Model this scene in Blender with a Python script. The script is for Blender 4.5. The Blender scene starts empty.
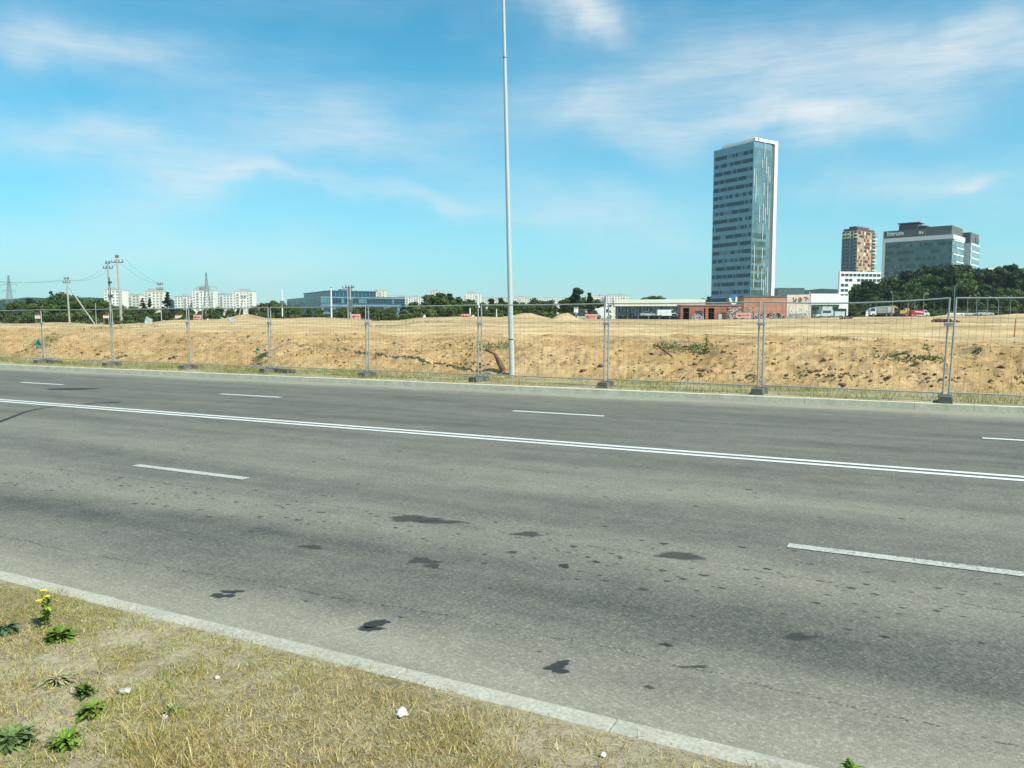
import bpy, math, random
import numpy as np
from mathutils import Vector, Matrix, noise as mnoise
random.seed(7); RNG = np.random.default_rng(11)
R = math.radians
SC = bpy.context.scene
COL = SC.collection
# ------------------------------------------------------------------ camera maths
F = 790.0; HC = 1.58; PITCH = math.atan(63.0/F); RZ = -0.12
CP, SP = math.cos(PITCH), math.sin(PITCH)
def ray(px, py):
    a = (px-512)/F; b = (384-py)/F
    return Vector((a, CP+b*SP, b*CP-SP))
def at(px, py, z=0.0):
    d = ray(px, py); t = (z-HC)/d.z
    return Vector((0, 0, HC))+d*t
def PD(px, py, D):
    d = ray(px, py); t = D/d.y
    return Vector((0, 0, HC))+d*t
FH = F*1.0035
def zD(py, D):      # height of an image row at a depth
    d = ray(512, py); return HC+d.z*D/d.y
UX = Vector((-0.8903, 0.4555, 0)); VX = Vector((0.4555, 0.8903, 0))    # along the road / across it
ROADROT = math.atan2(UX.y, UX.x)                                        # local x = along, local y = -VX
def uv(p): return p.x*UX.x+p.y*UX.y, p.x*VX.x+p.y*VX.y
def W(u, v, z=0.0): return Vector((UX.x*u+VX.x*v, UX.y*u+VX.y*v, z))
# ------------------------------------------------------------------ noise
def _h(ix, iy, s):
    n = (ix.astype(np.int64)*374761393+iy.astype(np.int64)*668265263+s*1274126177) & 0x7fffffff
    n = ((n ^ (n >> 13))*1103515245+12345) & 0x7fffffff
    return ((n ^ (n >> 16)) & 0xffff)/65535.0
def vn(x, y, s=0):
    x = np.asarray(x, float); y = np.asarray(y, float)
    ix = np.floor(x); iy = np.floor(y); fx = x-ix; fy = y-iy
    fx = fx*fx*(3-2*fx); fy = fy*fy*(3-2*fy)
    a = _h(ix, iy, s); b = _h(ix+1, iy, s); c = _h(ix, iy+1, s); d = _h(ix+1, iy+1, s)
    return (a*(1-fx)+b*fx)*(1-fy)+(c*(1-fx)+d*fx)*fy
def fbm(x, y, o=4, s=0):
    r = 0; a = 1; t = 0
    for i in range(o):
        r = r+a*vn(x*2**i+17.3*i, y*2**i-9.1*i, s+i); t += a; a *= .5
    return r/t-.5
# ------------------------------------------------------------------ terrain
YE = np.array([(-600, 323), (0, 323.4), (50, 323.4), (110, 324.6), (150, 322.5), (170, 320), (195, 320), (230, 318.8), (300, 318.2), (360, 319.5),
               (385, 320.6), (400, 320.2), (418, 317.6), (470, 316.4), (520, 317.6), (560, 319), (620, 319), (700, 319.6), (760, 319), (800, 318.2), (860, 316.8), (940, 316.4), (1024, 315.6), (2000, 315)])
MOUNDS = [(528, 312.6, 13, 112), (566, 311.8, 7.5, 105), (246, 313.8, 10, 118), (950, 313.0, 6.5, 112), (1020, 313.2, 14, 116), (184, 318.0, 12, 100), (330, 316.6, 22, 108), (60, 322.2, 20, 110)]
PROF = np.array([(0, 0), (19.55, 0), (20.0, .12), (20.6, .34), (21.3, .56), (22.3, .76), (23.6, .90), (25.2, .99), (26.4, 1.0), (28, .93), (34, .93)])
def H0(x, y):
    x = np.asarray(x, float); y = np.asarray(y, float)
    u = x*UX.x+y*UX.y; v = x*VX.x+y*VX.y
    D = np.maximum(y, 5.0); px = np.clip(512+FH*x/D, -600, 2000)
    px = np.where(y < 5, 512, px)
    ye = np.interp(px, YE[:, 0], YE[:, 1])
    k = 1+.22*fbm(u/5, v/9, 2, 3)+.14*fbm(u/1.7, v/2, 2, 31)
    zb = np.interp(v, PROF[:, 0], PROF[:, 1])*k
    z120 = HC+(321-ye)/F*120
    zfar = HC+(321-ye)/F*np.minimum(D, 700)
    t = np.clip((D-36)/(120-36), 0, 1)
    zf = zb*(1-t)+z120*t
    z = np.where(D > 120, zfar-.06*np.clip((D-120)/20, 0, 1), zf)
    z = np.where(v < 27, zb, z)
    rough = fbm(x/3.5, y/3.5, 4, 8)*.34*np.clip((v-26)/8, 0, 1)*np.clip(1-(D-95)/25, 0, 1)
    z = z+rough
    for mx, my, sg, md in MOUNDS:
        amp = (np.interp(mx, YE[:, 0], YE[:, 1])-my)/F*md
        cx = (mx-512)/F*md; s = sg*md/F
        r2 = ((x-cx)/s)**2+((y-md)/(s*1.2))**2
        z = z+amp*np.exp(-r2*.5)*(1+.35*fbm(x/1.1, y/1.1, 3, 5)*np.exp(-r2*.2))
    return z
def G(p): return float(H0(p[0], p[1]))
def clods(u, v):
    n1 = fbm(u*1.3, v*1.6, 4, 21); n2 = fbm(u*4.0, v*4.5, 3, 41); n3 = fbm(u*11, v*11, 2, 61)
    r = np.abs(n2)*2
    m = np.clip((v-19.35)/.6, 0, 1)*np.clip((28.6-v)/1.5, 0.0, 1)
    low = np.exp(-((v-20.7)/1.6)**2)
    return m*(n1*.24+fbm(u*.45, v*.8, 3, 77)*.42+(.5-r)*.115*(.5+1.0*low)+n3*.06*(.6+low))
# ------------------------------------------------------------------ materials
def nt(m): return m.node_tree.nodes, m.node_tree.links
def newmat(name):
    m = bpy.data.materials.new(name); m.use_nodes = True
    n, l = nt(m); b = n['Principled BSDF']
    return m, n, l, b
def ramp(n, stops, interp='LINEAR'):
    r = n.new('ShaderNodeValToRGB'); e = r.color_ramp; e.interpolation = interp
    cv = lambda c: (c, c, c, 1) if isinstance(c, (int, float)) else (*c, 1)
    e.elements[0].position = stops[0][0]; e.elements[0].color = cv(stops[0][1])
    e.elements[1].position = stops[-1][0]; e.elements[1].color = cv(stops[-1][1])
    for p, c in stops[1:-1]: x = e.elements.new(p); x.color = cv(c)
    return r
def noise(n, l, vec, scale, detail=4, rough=.55, dist=0):
    t = n.new('ShaderNodeTexNoise'); t.inputs['Scale'].default_value = scale
    t.inputs['Detail'].default_value = detail; t.inputs['Roughness'].default_value = rough; t.inputs['Distortion'].default_value = dist
    if vec is not None: l.new(vec, t.inputs['Vector'])
    return t.outputs[0]
def mixc(n, l, fac, a, b, mode='MIX'):
    x = n.new('ShaderNodeMix'); x.data_type = 'RGBA'; x.blend_type = mode
    for s, val in ((0, fac), (6, a), (7, b)):
        if isinstance(val, (int, float)): x.inputs[s].default_value = val
        elif isinstance(val, tuple): x.inputs[s].default_value = (*val, 1)
        else: l.new(val, x.inputs[s])
    return x.outputs[2]
def mth(n, l, op, a, b=0.0, clamp=False):
    x = n.new('ShaderNodeMath'); x.operation = op; x.use_clamp = clamp
    for i, val in enumerate((a, b)):
        if isinstance(val, (int, float)): x.inputs[i].default_value = val
        else: l.new(val, x.inputs[i])
    return x.outputs[0]
def bump(n, l, h, b, strength=.4, dist=.02):
    k = n.new('ShaderNodeBump'); k.inputs['Strength'].default_value = strength; k.inputs['Distance'].default_value = dist
    l.new(h, k.inputs['Height']); l.new(k.outputs[0], b.inputs['Normal'])
MATS = {}
def mat(name, col, rough=.6, metal=0.0, vary=.15, scale=3.0, bmp=0.0, spec=.4):
    if name in MATS: return MATS[name]
    m, n, l, b = newmat(name)
    tc = n.new('ShaderNodeTexCoord')
    f = noise(n, l, tc.outputs['Object'], scale, 5)
    r = ramp(n, [(0.3, tuple(c*(1-vary) for c in col)), (0.7, tuple(min(1, c*(1+vary)) for c in col))])
    l.new(f, r.inputs[0]); l.new(r.outputs[0], b.inputs['Base Color'])
    b.inputs['Roughness'].default_value = rough; b.inputs['Metallic'].default_value = metal
    b.inputs['Specular IOR Level'].default_value = spec
    if bmp: bump(n, l, noise(n, l, tc.outputs['Object'], scale*6, 4), b, bmp)
    MATS[name] = m; return m
def attr_mat(name, rough=.75, trans=.25, hue=None):
    m, n, l, b = newmat(name)
    a = n.new('ShaderNodeAttribute'); a.attribute_name = 'tint'
    l.new(a.outputs['Color'], b.inputs['Base Color']); b.inputs['Roughness'].default_value = rough
    b.inputs['Specular IOR Level'].default_value = .2
    if trans:
        t = n.new('ShaderNodeBsdfTranslucent'); l.new(a.outputs['Color'], t.inputs[0])
        x = n.new('ShaderNodeMixShader'); x.inputs[0].default_value = trans
        l.new(b.outputs[0], x.inputs[1]); l.new(t.outputs[0], x.inputs[2])
        l.new(x.outputs[0], n['Material Output'].inputs[0])
    MATS[name] = m; return m
# asphalt: local x along road, local y = -v
def asphalt():
    m, n, l, b = newmat('asphalt')
    tc = n.new('ShaderNodeTexCoord'); sep = n.new('ShaderNodeSeparateXYZ'); l.new(tc.outputs['Object'], sep.inputs[0])
    vv = mth(n, l, 'MULTIPLY', sep.outputs[1], -1.0)
    wob = noise(n, l, tc.outputs['Object'], .35, 4)
    vv2 = mth(n, l, 'ADD', vv, mth(n, l, 'MULTIPLY', mth(n, l, 'SUBTRACT', wob, .5), 1.0))
    t = mth(n, l, 'DIVIDE', mth(n, l, 'SUBTRACT', vv2, 2.8), 14.4, True)
    pts = [(2.8, 1.0), (3.3, .85), (3.75, .48), (4.3, .19), (4.7, .26), (5.1, .55), (5.5, .62), (6.0, .36), (6.5, .33), (7.1, .5), (7.8, .58), (8.7, .38),
           (9.4, .38), (10.1, .40), (10.9, .30), (11.8, .31), (12.5, .32), (13.5, .32), (14.5, .31), (15.6, .38), (16.2, .6), (16.5, .95), (17.1, 1.0)]
    rp = None
    # two ramps (32 stop limit is fine, one is enough)
    rp = ramp(n, [((p-2.8)/14.4, c) for p, c in pts]); l.new(t, rp.inputs[0])
    mp = n.new('ShaderNodeMapping'); mp.inputs['Scale'].default_value = (.22, 1.6, 1); l.new(tc.outputs['Object'], mp.inputs[0])
    st = noise(n, l, mp.outputs[0], 1.1, 6, .6)
    pat = noise(n, l, tc.outputs['Object'], 2.2, 6, .65)
    d = mth(n, l, 'ADD', rp.outputs[0], mth(n, l, 'MULTIPLY', mth(n, l, 'SUBTRACT', st, .5), .9))
    d = mth(n, l, 'ADD', d, mth(n, l, 'MULTIPLY', mth(n, l, 'SUBTRACT', pat, .5), .45), True)
    base = mixc(n, l, d, (.080, .080, .071), (.32, .295, .225))
    # aggregate
    vo = n.new('ShaderNodeTexVoronoi'); vo.inputs['Scale'].default_value = 75; l.new(tc.outputs['Object'], vo.inputs['Vector'])
    sp = n.new('ShaderNodeSeparateColor'); l.new(vo.outputs['Color'], sp.inputs[0])
    ag = ramp(n, [(0, .58), (.5, .93), (.85, 1.12), (1, 1.6)]); l.new(sp.outputs[0], ag.inputs[0])
    agf = mixc(n, l, mth(n, l, 'MULTIPLY_ADD', d, -.6), (1, 1, 1), ag.outputs[0])
    x = n.new('ShaderNodeMath'); x.operation = 'MULTIPLY_ADD'; l.new(d, x.inputs[0]); x.inputs[1].default_value = -.55; x.inputs[2].default_value = .9
    agf = mixc(n, l, x.outputs[0], (1, 1, 1), ag.outputs[0])
    c = mixc(n, l, 1.0, base, agf, 'MULTIPLY')
    fine = noise(n, l, tc.outputs['Object'], 160, 2)
    fr = ramp(n, [(.3, .72), (.7, 1.28)]); l.new(fine, fr.inputs[0])
    c = mixc(n, l, 1.0, c, fr.outputs[0], 'MULTIPLY')
    l.new(c, b.inputs['Base Color']); b.inputs['Roughness'].default_value = .82; b.inputs['Specular IOR Level'].default_value = .3
    bump(n, l, sp.outputs[0], b, .35, .006)
    return m
def soil(name, c1, c2, c3, green=None, bands=False):
    m, n, l, b = newmat(name)
    g = n.new('ShaderNodeNewGeometry'); P = g.outputs['Position']
    a1 = noise(n, l, P, .35, 5, .6); a2 = noise(n, l, P, 2.4, 6, .65); a3 = noise(n, l, P, 22, 5, .7)
    r1 = ramp(n, [(.35, 0.0), (.65, 1.0)]); l.new(a1, r1.inputs[0])
    c = mixc(n, l, r1.outputs[0], c1, c2)
    r2 = ramp(n, [(.45, 0.0), (.72, .8)]); l.new(a2, r2.inputs[0])
    c = mixc(n, l, r2.outputs[0], c, c3)
    r3 = ramp(n, [(.3, .62), (.5, 1.0), (.75, 1.28)]); l.new(a3, r3.inputs[0])
    c = mixc(n, l, 1.0, c, r3.outputs[0], 'MULTIPLY')
    a7 = noise(n, l, P, .9, 6, .7, .6); r7 = ramp(n, [(.36, .74), (.5, 1.0), (.66, 1.12)]); l.new(a7, r7.inputs[0]); c = mixc(n, l, 1.0, c, r7.outputs[0], 'MULTIPLY')
    if bands:
        mp = n.new('ShaderNodeMapping'); mp.inputs['Rotation'].default_value = (0, 0, R(-8)); mp.inputs['Scale'].default_value = (.012, .16, 1)
        l.new(P, mp.inputs[0]); s = noise(n, l, mp.outputs[0], 1.3, 6, .6)
        r4 = ramp(n, [(.36, .66), (.5, 1.0), (.62, 1.25)]); l.new(s, r4.inputs[0])
        c = mixc(n, l, 1.0, c, r4.outputs[0], 'MULTIPLY')
    if green:
        a4 = noise(n, l, P, green[1], 5, .6)
        r5 = ramp(n, [(green[2], 0.0), (green[2]+.08, green[3])]); l.new(a4, r5.inputs[0])
        c = mixc(n, l, r5.outputs[0], c, green[0])
    l.new(c, b.inputs['Base Color']); b.inputs['Roughness'].default_value = .95; b.inputs['Specular IOR Level'].default_value = .1
    bump(n, l, a3, b, .5, .03)
    MATS[name] = m; return m
def concrete(name, col, joint=None):
    m, n, l, b = newmat(name)
    tc = n.new('ShaderNodeTexCoord'); O = tc.outputs['Object']
    a = noise(n, l, O, 3, 6, .65); s = noise(n, l, O, 60, 3)
    r = ramp(n, [(.3, tuple(c*.78 for c in col)), (.7, tuple(c*1.12 for c in col))]); l.new(a, r.inputs[0])
    r2 = ramp(n, [(.35, .8), (.65, 1.15)]); l.new(s, r2.inputs[0])
    c = mixc(n, l, 1.0, r.outputs[0], r2.outputs[0], 'MULTIPLY')
    l.new(c, b.inputs['Base Color']); b.inputs['Roughness'].default_value = .9
    bump(n, l, s, b, .3, .004)
    MATS[name] = m; return m
def brick(name, c1, c2, mortar, scale):
    m, n, l, b = newmat(name)
    tc = n.new('ShaderNodeTexCoord'); br = n.new('ShaderNodeTexBrick')
    mp = n.new('ShaderNodeMapping'); mp.inputs['Rotation'].default_value = (R(90), 0, 0); l.new(tc.outputs['Object'], mp.inputs[0]); l.new(mp.outputs[0], br.inputs[0])
    br.inputs['Color1'].default_value = (*c1, 1); br.inputs['Color2'].default_value = (*c2, 1); br.inputs['Mortar'].default_value = (*mortar, 1)
    br.inputs['Scale'].default_value = scale
    f = noise(n, l, tc.outputs['Object'], .6, 5)
    r = ramp(n, [(.3, .72), (.7, 1.2)]); l.new(f, r.inputs[0])
    l.new(mixc(n, l, 1.0, br.outputs[0], r.outputs[0], 'MULTIPLY'), b.inputs['Base Color']); b.inputs['Roughness'].default_value = .9
    MATS[name] = m; return m
def glass(name, col, rough=.12, vary=.3, scale=.35, spec=.6, metal=0.0):
    return mat(name, col, rough, metal, vary, scale, 0, spec)

# ------------------------------------------------------------------ mesh helpers
class MB:
    def __init__(s): s.v = []; s.f = []; s.m = []; s.w = {}
    def add(s, vs, fs, mi=0):
        o = len(s.v); s.v += [tuple(p) for p in vs]; s.f += [tuple(i+o for i in f) for f in fs]; s.m += [mi]*len(fs)
    def box(s, x0, x1, y0, y1, z0, z1, mi=0):
        s.add([(x0, y0, z0), (x1, y0, z0), (x1, y1, z0), (x0, y1, z0), (x0, y0, z1), (x1, y0, z1), (x1, y1, z1), (x0, y1, z1)],
              [(0, 3, 2, 1), (4, 5, 6, 7), (0, 1, 5, 4), (1, 2, 6, 5), (2, 3, 7, 6), (3, 0, 4, 7)], mi)
    def tube(s, p0, p1, r0, r1=None, n=8, mi=0): s.path([p0, p1], r0, n, mi, r0 if r1 is None else r1)
    def path(s, pts, r, n=6, mi=0, r1=None):
        P = [Vector(p) for p in pts]; k = len(P); r1 = r if r1 is None else r1; vs = []; a = None
        for i, p in enumerate(P):
            d = (P[min(k-1, i+1)]-P[max(0, i-1)]).normalized()
            if a is None: a = d.cross(Vector((0, 0, 1)) if abs(d.z) < .9 else Vector((1, 0, 0))).normalized()
            a = (a-d*a.dot(d)).normalized(); b = d.cross(a); rr_ = r+(r1-r)*i/(k-1)
            for j in range(n): t = 2*math.pi*j/n; vs.append(p+a*math.cos(t)*rr_+b*math.sin(t)*rr_)
        fs = [(i*n+j, i*n+(j+1) % n, (i+1)*n+(j+1) % n, (i+1)*n+j) for i in range(k-1) for j in range(n)]
        o = len(s.v); s.add(vs, fs, mi)
        for i0 in (0, (k-1)*n):      # caps with their own vertices, so smooth shading stays clean
            c_ = vs[i0:i0+n]; s.add(c_, [tuple(range(n))[::-1] if i0 == 0 else tuple(range(n))], mi)
    def prism(s, prof, y0, y1, mi=0):     # prof: (x,z) outline
        k = len(prof)
        s.add([(x, y0, z) for x, z in prof]+[(x, y1, z) for x, z in prof],
              [tuple(range(k)), tuple(range(2*k-1, k-1, -1))]+[(i, k+i, k+(i+1) % k, (i+1) % k) for i in range(k)], mi)
    def blob(s, c, r, seed=0, sub=2, sq=(1, 1, 1), rough=.25, mi=0):
        import bmesh
        bm = bmesh.new(); bmesh.ops.create_icosphere(bm, subdivisions=sub, radius=1)
        vs = []
        for v in bm.verts:
            k = 1+rough*mnoise.noise(v.co*1.7+Vector((seed*3.1, seed, 0)))*1.6
            vs.append((c[0]+v.co.x*r*sq[0]*k, c[1]+v.co.y*r*sq[1]*k, c[2]+v.co.z*r*sq[2]*k))
        bm.verts.index_update()
        s.add(vs, [tuple(v.index for v in f.verts) for f in bm.faces], mi); bm.free()
    def mesh(s, name, mats, smooth=False):
        me = bpy.data.meshes.new(name); me.from_pydata(s.v, [], s.f)
        for m in (mats if isinstance(mats, (list, tuple)) else [mats]): me.materials.append(m)
        me.polygons.foreach_set('material_index', s.m)
        if smooth: me.polygons.foreach_set('use_smooth', [True]*len(me.polygons))
        me.update(); return me
    def build(s, name, mats, parent=None, smooth=False, bevel=0, **kw):
        o = bpy.data.objects.new(name, s.mesh(name, mats, smooth)); COL.objects.link(o)
        if parent: o.parent = parent
        if bevel:
            b = o.modifiers.new('Bevel', 'BEVEL'); b.width = bevel; b.segments = 2; b.limit_method = 'ANGLE'
        for k, v in kw.items(): o[k] = v
        return o
def thing(name, label, cat, loc=(0, 0, 0), rz=0.0, group=None):
    o = bpy.data.objects.new(name, None); COL.objects.link(o); o.empty_display_size = .2
    o.location = loc; o.rotation_euler = (0, 0, rz); o['label'] = label; o['category'] = cat
    if group: o['group'] = group
    return o
def tag(o, label, cat, group=None):
    o['label'] = label; o['category'] = cat
    if group: o['group'] = group
    return o
def bigmesh(name, V, Fq, mats, nv, cols=None, smooth=False, parent=None, link=True):
    me = bpy.data.meshes.new(name); V = np.asarray(V, np.float32); Fq = np.asarray(Fq, np.int32)
    me.vertices.add(len(V)); me.vertices.foreach_set('co', V.ravel())
    me.loops.add(Fq.size); me.loops.foreach_set('vertex_index', Fq.ravel())
    me.polygons.add(len(Fq)); me.polygons.foreach_set('loop_start', np.arange(0, Fq.size, nv, dtype=np.int32))
    me.polygons.foreach_set('loop_total', np.full(len(Fq), nv, np.int32))
    for m in (mats if isinstance(mats, (list, tuple)) else [mats]): me.materials.append(m)
    if smooth: me.polygons.foreach_set('use_smooth', np.ones(len(Fq), bool))
    me.update(calc_edges=True)
    if cols is not None:
        at_ = me.color_attributes.new('tint', 'FLOAT_COLOR', 'POINT')
        c = np.ones((len(V), 4), np.float32); c[:, :3] = cols; at_.data.foreach_set('color', c.ravel())
    me.validate()
    if not link: return me
    o = bpy.data.objects.new(name, me); COL.objects.link(o)
    if parent: o.parent = parent
    return o
def grid_faces(nr, nc):
    i = np.arange(nr-1)[:, None]*nc+np.arange(nc-1)[None, :]
    i = i.ravel(); return np.stack([i, i+1, i+nc+1, i+nc], 1)
def sheet(name, us, vs, hf, mats, fan=False, smooth=True, kind='structure'):
    U, Vv = np.meshgrid(us, vs)
    if fan: U = U*Vv
    X = UX.x*U+VX.x*Vv; Y = UX.y*U+VX.y*Vv; Z = hf(X, Y, U, Vv)
    fq = grid_faces(len(vs), len(us))
    # face order up
    a = np.stack([X, Y, Z], -1).reshape(-1, 3)
    n = np.cross(a[fq[0, 1]]-a[fq[0, 0]], a[fq[0, 2]]-a[fq[0, 0]])
    if n[2] < 0: fq = fq[:, ::-1]
    o = bigmesh(name, a, fq, mats, 4, smooth=smooth); o['kind'] = kind; return o

# ------------------------------------------------------------------ materials used widely
M_ASPH = asphalt()
M_KERB = concrete('kerb_concrete', (.44, .41, .33))
def worn_paint(name, col, wear, under=(.17, .165, .14)):
    m, n, l, b = newmat(name); tc = n.new('ShaderNodeTexCoord'); f = noise(n, l, tc.outputs['Object'], 38, 5, .7); g_ = noise(n, l, tc.outputs['Object'], 1.3, 4)
    r = ramp(n, [(wear-.06, 1.0), (wear+.06, 0.0)]); l.new(mth(n, l, 'ADD', mth(n, l, 'MULTIPLY', f, .75), mth(n, l, 'MULTIPLY', g_, .25)), r.inputs[0])
    l.new(mixc(n, l, r.outputs[0], under, col), b.inputs['Base Color']); b.inputs['Roughness'].default_value = .75; return m
M_PAINT = worn_paint('road_paint', (.72, .72, .68), .60); M_PAINT2 = worn_paint('worn_road_paint', (.50, .49, .43), .56)
def stain(name, col, rough, k):
    m, n, l, b = newmat(name); a = n.new('ShaderNodeAttribute'); a.attribute_name = 'fade'; tc = n.new('ShaderNodeTexCoord')
    f = noise(n, l, tc.outputs['Object'], 22, 5, .7)
    q = mth(n, l, 'ADD', a.outputs['Fac'], mth(n, l, 'MULTIPLY', mth(n, l, 'SUBTRACT', f, .5), 1.1)); r = ramp(n, [(.15, 0.0), (.72, k)]); l.new(q, r.inputs[0])
    b.inputs['Base Color'].default_value = (*col, 1); b.inputs['Roughness'].default_value = rough
    t = n.new('ShaderNodeBsdfTransparent'); x = n.new('ShaderNodeMixShader'); l.new(r.outputs[0], x.inputs[0]); l.new(t.outputs[0], x.inputs[1]); l.new(b.outputs[0], x.inputs[2]); l.new(x.outputs[0], n['Material Output'].inputs[0])
    return m
M_STAIN = stain('oil_stain', (.036, .038, .037), .75, .92)
M_STAIN2 = stain('faded_stain', (.055, .056, .050), .9, .62)
M_FIELD = soil('field_sand', (.50, .345, .175), (.61, .445, .25), (.40, .26, .125), ((.20, .20, .08), .12, .66, .55), True)
M_BANK = soil('bank_soil', (.445, .285, .13), (.53, .365, .19), (.34, .20, .088), None)
M_VERGE = soil('verge_soil', (.40, .34, .21), (.34, .28, .15), (.50, .44, .31), ((.22, .21, .08), 1.2, .5, .6))
M_NEAR = soil('near_soil', (.26, .205, .12), (.48, .42, .30), (.20, .15, .075), None)  # soil colours; the dark tone also paints in shade between the grass blades
M_GALV = mat('galvanised_steel', (.40, .40, .38), .5, .25, .15, 6)
M_GALVD = mat('dull_wire', (.20, .21, .20), .6, .1, .15, 6)
M_FOOT = concrete('foot_concrete', (.13, .125, .115))
M_GRASS = attr_mat('grass_blades', .8, .25)
M_LEAF = attr_mat('tree_leaves', .7, .18)
M_BARK = mat('bark', (.13, .09, .06), .9, 0, .3, 4, .4)
M_CONC = concrete('pole_concrete', (.42, .41, .37))

# ------------------------------------------------------------------ ground sheets
g = MB(); S = 2500
g.add([(-S, -S, -.45), (S, -S, -.45), (S, S, -.45), (-S, S, -.45)], [(0, 1, 2, 3)])
g.build('ground', soil('plain_ground', (.26, .26, .12), (.32, .30, .16), (.2, .22, .09)), kind='structure')
KV0, KV1 = 2.87, 17.02          # road edges
rd = MB(); rd.add([(-400, -KV1-.02, 0), (1500, -KV1-.02, 0), (1500, -KV0+.02, 0), (-400, -KV0+.02, 0)], [(0, 1, 2, 3)], 0)
def lroad(p):                    # world -> road local (x=u, y=-v)
    u_, v_ = uv(p); return u_, -v_
def ring(pts, mi):
    o = len(rd.v); k = len(pts); cx = sum(p[0] for p in pts)/k; cy = sum(p[1] for p in pts)/k; z = pts[0][2]
    sc_ = lambda p, q: (cx+(p[0]-cx)*q, cy+(p[1]-cy)*q, z)
    rd.add([sc_(p, 1.3) for p in pts]+[sc_(p, .72) for p in pts]+[(cx, cy, z)], [(i, (i+1) % k, k+(i+1) % k, k+i) for i in range(k)]+[(k+i, k+(i+1) % k, 2*k) for i in range(k)], mi)
    for i in range(k): rd.w[o+i] = 0.0
def decal(px, py, wpx, hpx, seed, mi, n=26, rough=.5, ang=0.0):
    c = at(px, py, RZ); cu, cv = lroad(c)
    e = at(px+wpx/2, py+wpx/2*.045, RZ); t = at(px, py-hpx/2, RZ)
    ru = (e-c).length; rv = max(.012, (t-c).length*.8)
    pts = []
    rr = random.Random(seed)
    ph = [rr.uniform(0, 6.28) for _ in range(5)]
    for i in range(n):
        a = 2*math.pi*i/n
        k = 1+rough*(.5*math.sin(2*a+ph[0])+.4*math.sin(3*a+ph[1])+.3*math.sin(5*a+ph[2])+.2*math.sin(8*a+ph[3]))*.6
        k = max(.25, k)
        # image-horizontal axis and the depth axis
        X = Vector((1, 0, 0)); Y = Vector((0, 1, 0))
        p = c+X*math.cos(a)*ru*k+Y*math.sin(a)*rv*k
        lu, lv = lroad(p); pts.append((lu, lv, .0018+(seed % 3)*.0008))
    ring(pts, mi)
decal(380, 622, 17, 5, 3, 1, rough=.6); decal(370, 629, 20, 6, 4, 1, rough=.6); decal(373, 625, 20, 7, 31, 1, rough=.5)
decal(557, 669, 22, 9, 5, 1, rough=.9); decal(563, 663, 15, 5, 6, 1, rough=.8)
decal(222, 596, 18, 5, 7, 1, rough=.9); decal(232, 592, 16, 4, 8, 1, rough=.9)
decal(415, 519, 44, 8, 9, 2, rough=.5); decal(440, 522, 50, 4, 10, 2, rough=.3)
decal(680, 556, 40, 9, 12, 2, rough=.5); decal(528, 534, 20, 6, 13, 2, rough=.5)
decal(797, 637, 20, 9, 14, 2, rough=.4); decal(806, 637, 26, 3, 15, 2, rough=.4)
decal(423, 561, 22, 8, 16, 2, rough=.9); decal(432, 566, 18, 4, 24, 2, rough=.9)
decal(312, 547, 20, 4, 17, 2, rough=.9)
decal(564, 566, 11, 4, 19, 1, rough=.8)
decal(696, 667, 22, 4, 21, 2, rough=.9)
decal(72, 389, 34, 2, 23, 1, rough=.3)
rr = random.Random(5)
for i in range(620):
    if i < 420: v_ = rr.gauss(5.25, .33); u_ = rr.uniform(-3.5, 9)
    elif i < 490: v_ = rr.gauss(8.1, .5); u_ = rr.uniform(-3, 12)
    else: v_ = rr.uniform(3.4, 9.5); u_ = rr.uniform(-3, 9)
    a_ = rr.uniform(.006, .028)*rr.uniform(.6, 1.3); b_ = a_*rr.uniform(.25, .8); n = 9
    ph = rr.uniform(0, 6); z_ = .0014+.0004*(i % 3)
    ring([(u_+a_*math.cos(t*2*math.pi/n)*(1+.35*math.sin(2.1*t+ph)), -v_+b_*math.sin(t*2*math.pi/n)*(1+.4*math.sin(3*t+ph)), z_) for t in range(n)], 2 if rr.random() < .8 else 1)
def strip(pts, w0, w1, mi, z=.0046):        # pixel polyline -> thin band on the road
    P = [lroad(at(x, y, RZ)) for x, y in pts]; L = []; Rr = []
    for i, (x, y) in enumerate(P):
        a = P[max(0, i-1)]; b = P[min(len(P)-1, i+1)]; dx, dy = b[0]-a[0], b[1]-a[1]; d = math.hypot(dx, dy)
        w = w0+(w1-w0)*i/(len(P)-1)
        L.append((x-dy/d*w, y+dx/d*w, z)); Rr.append((x+dy/d*w, y-dx/d*w, z))
    k = len(P); rd.add(L+Rr, [(i+k, i+1+k, i+1, i) for i in range(k-1)], mi)
strip([(-6, 424), (10, 418), (24, 412.5), (38, 409), (52, 407), (64, 405.8)], .045, .03, 1)
strip([(84, 404.2), (95, 403.3), (108, 402.7), (120, 402.4)], .05, .09, 1)
# broken joint lines worn in the surface
def joint(pa, pb, wid, seed):
    r3 = random.Random(seed); N = 110
    A = lroad(at(*pa, RZ)); B = lroad(at(*pb, RZ)); off = 0
    for i in range(N):
        t0 = i/N; t1 = (i+r3.uniform(.3, 1.0))/N; off += r3.uniform(-.01, .01)
        if r3.random() < .22: continue
        x0 = A[0]+(B[0]-A[0])*t0; x1 = A[0]+(B[0]-A[0])*t1; y0 = A[1]+(B[1]-A[1])*t0+off; y1 = A[1]+(B[1]-A[1])*t1+off
        w = wid*r3.uniform(.4, 1.2)
        rd.add([(x0, y0-w, .0040), (x1, y1-w*.5, .0040), (x1, y1+w*.5, .0040), (x0, y0+w, .0040)], [(0, 3, 2, 1)], 2)
joint((0, 462), (420, 519), .007, 1); joint((420, 519), (1024, 612), .005, 3); joint((0, 536), (480, 622), .006, 2); joint((480, 622), (1024, 752), .005, 4)
road = rd.build('road', [M_ASPH, M_STAIN, M_STAIN2], kind='structure')
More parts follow.
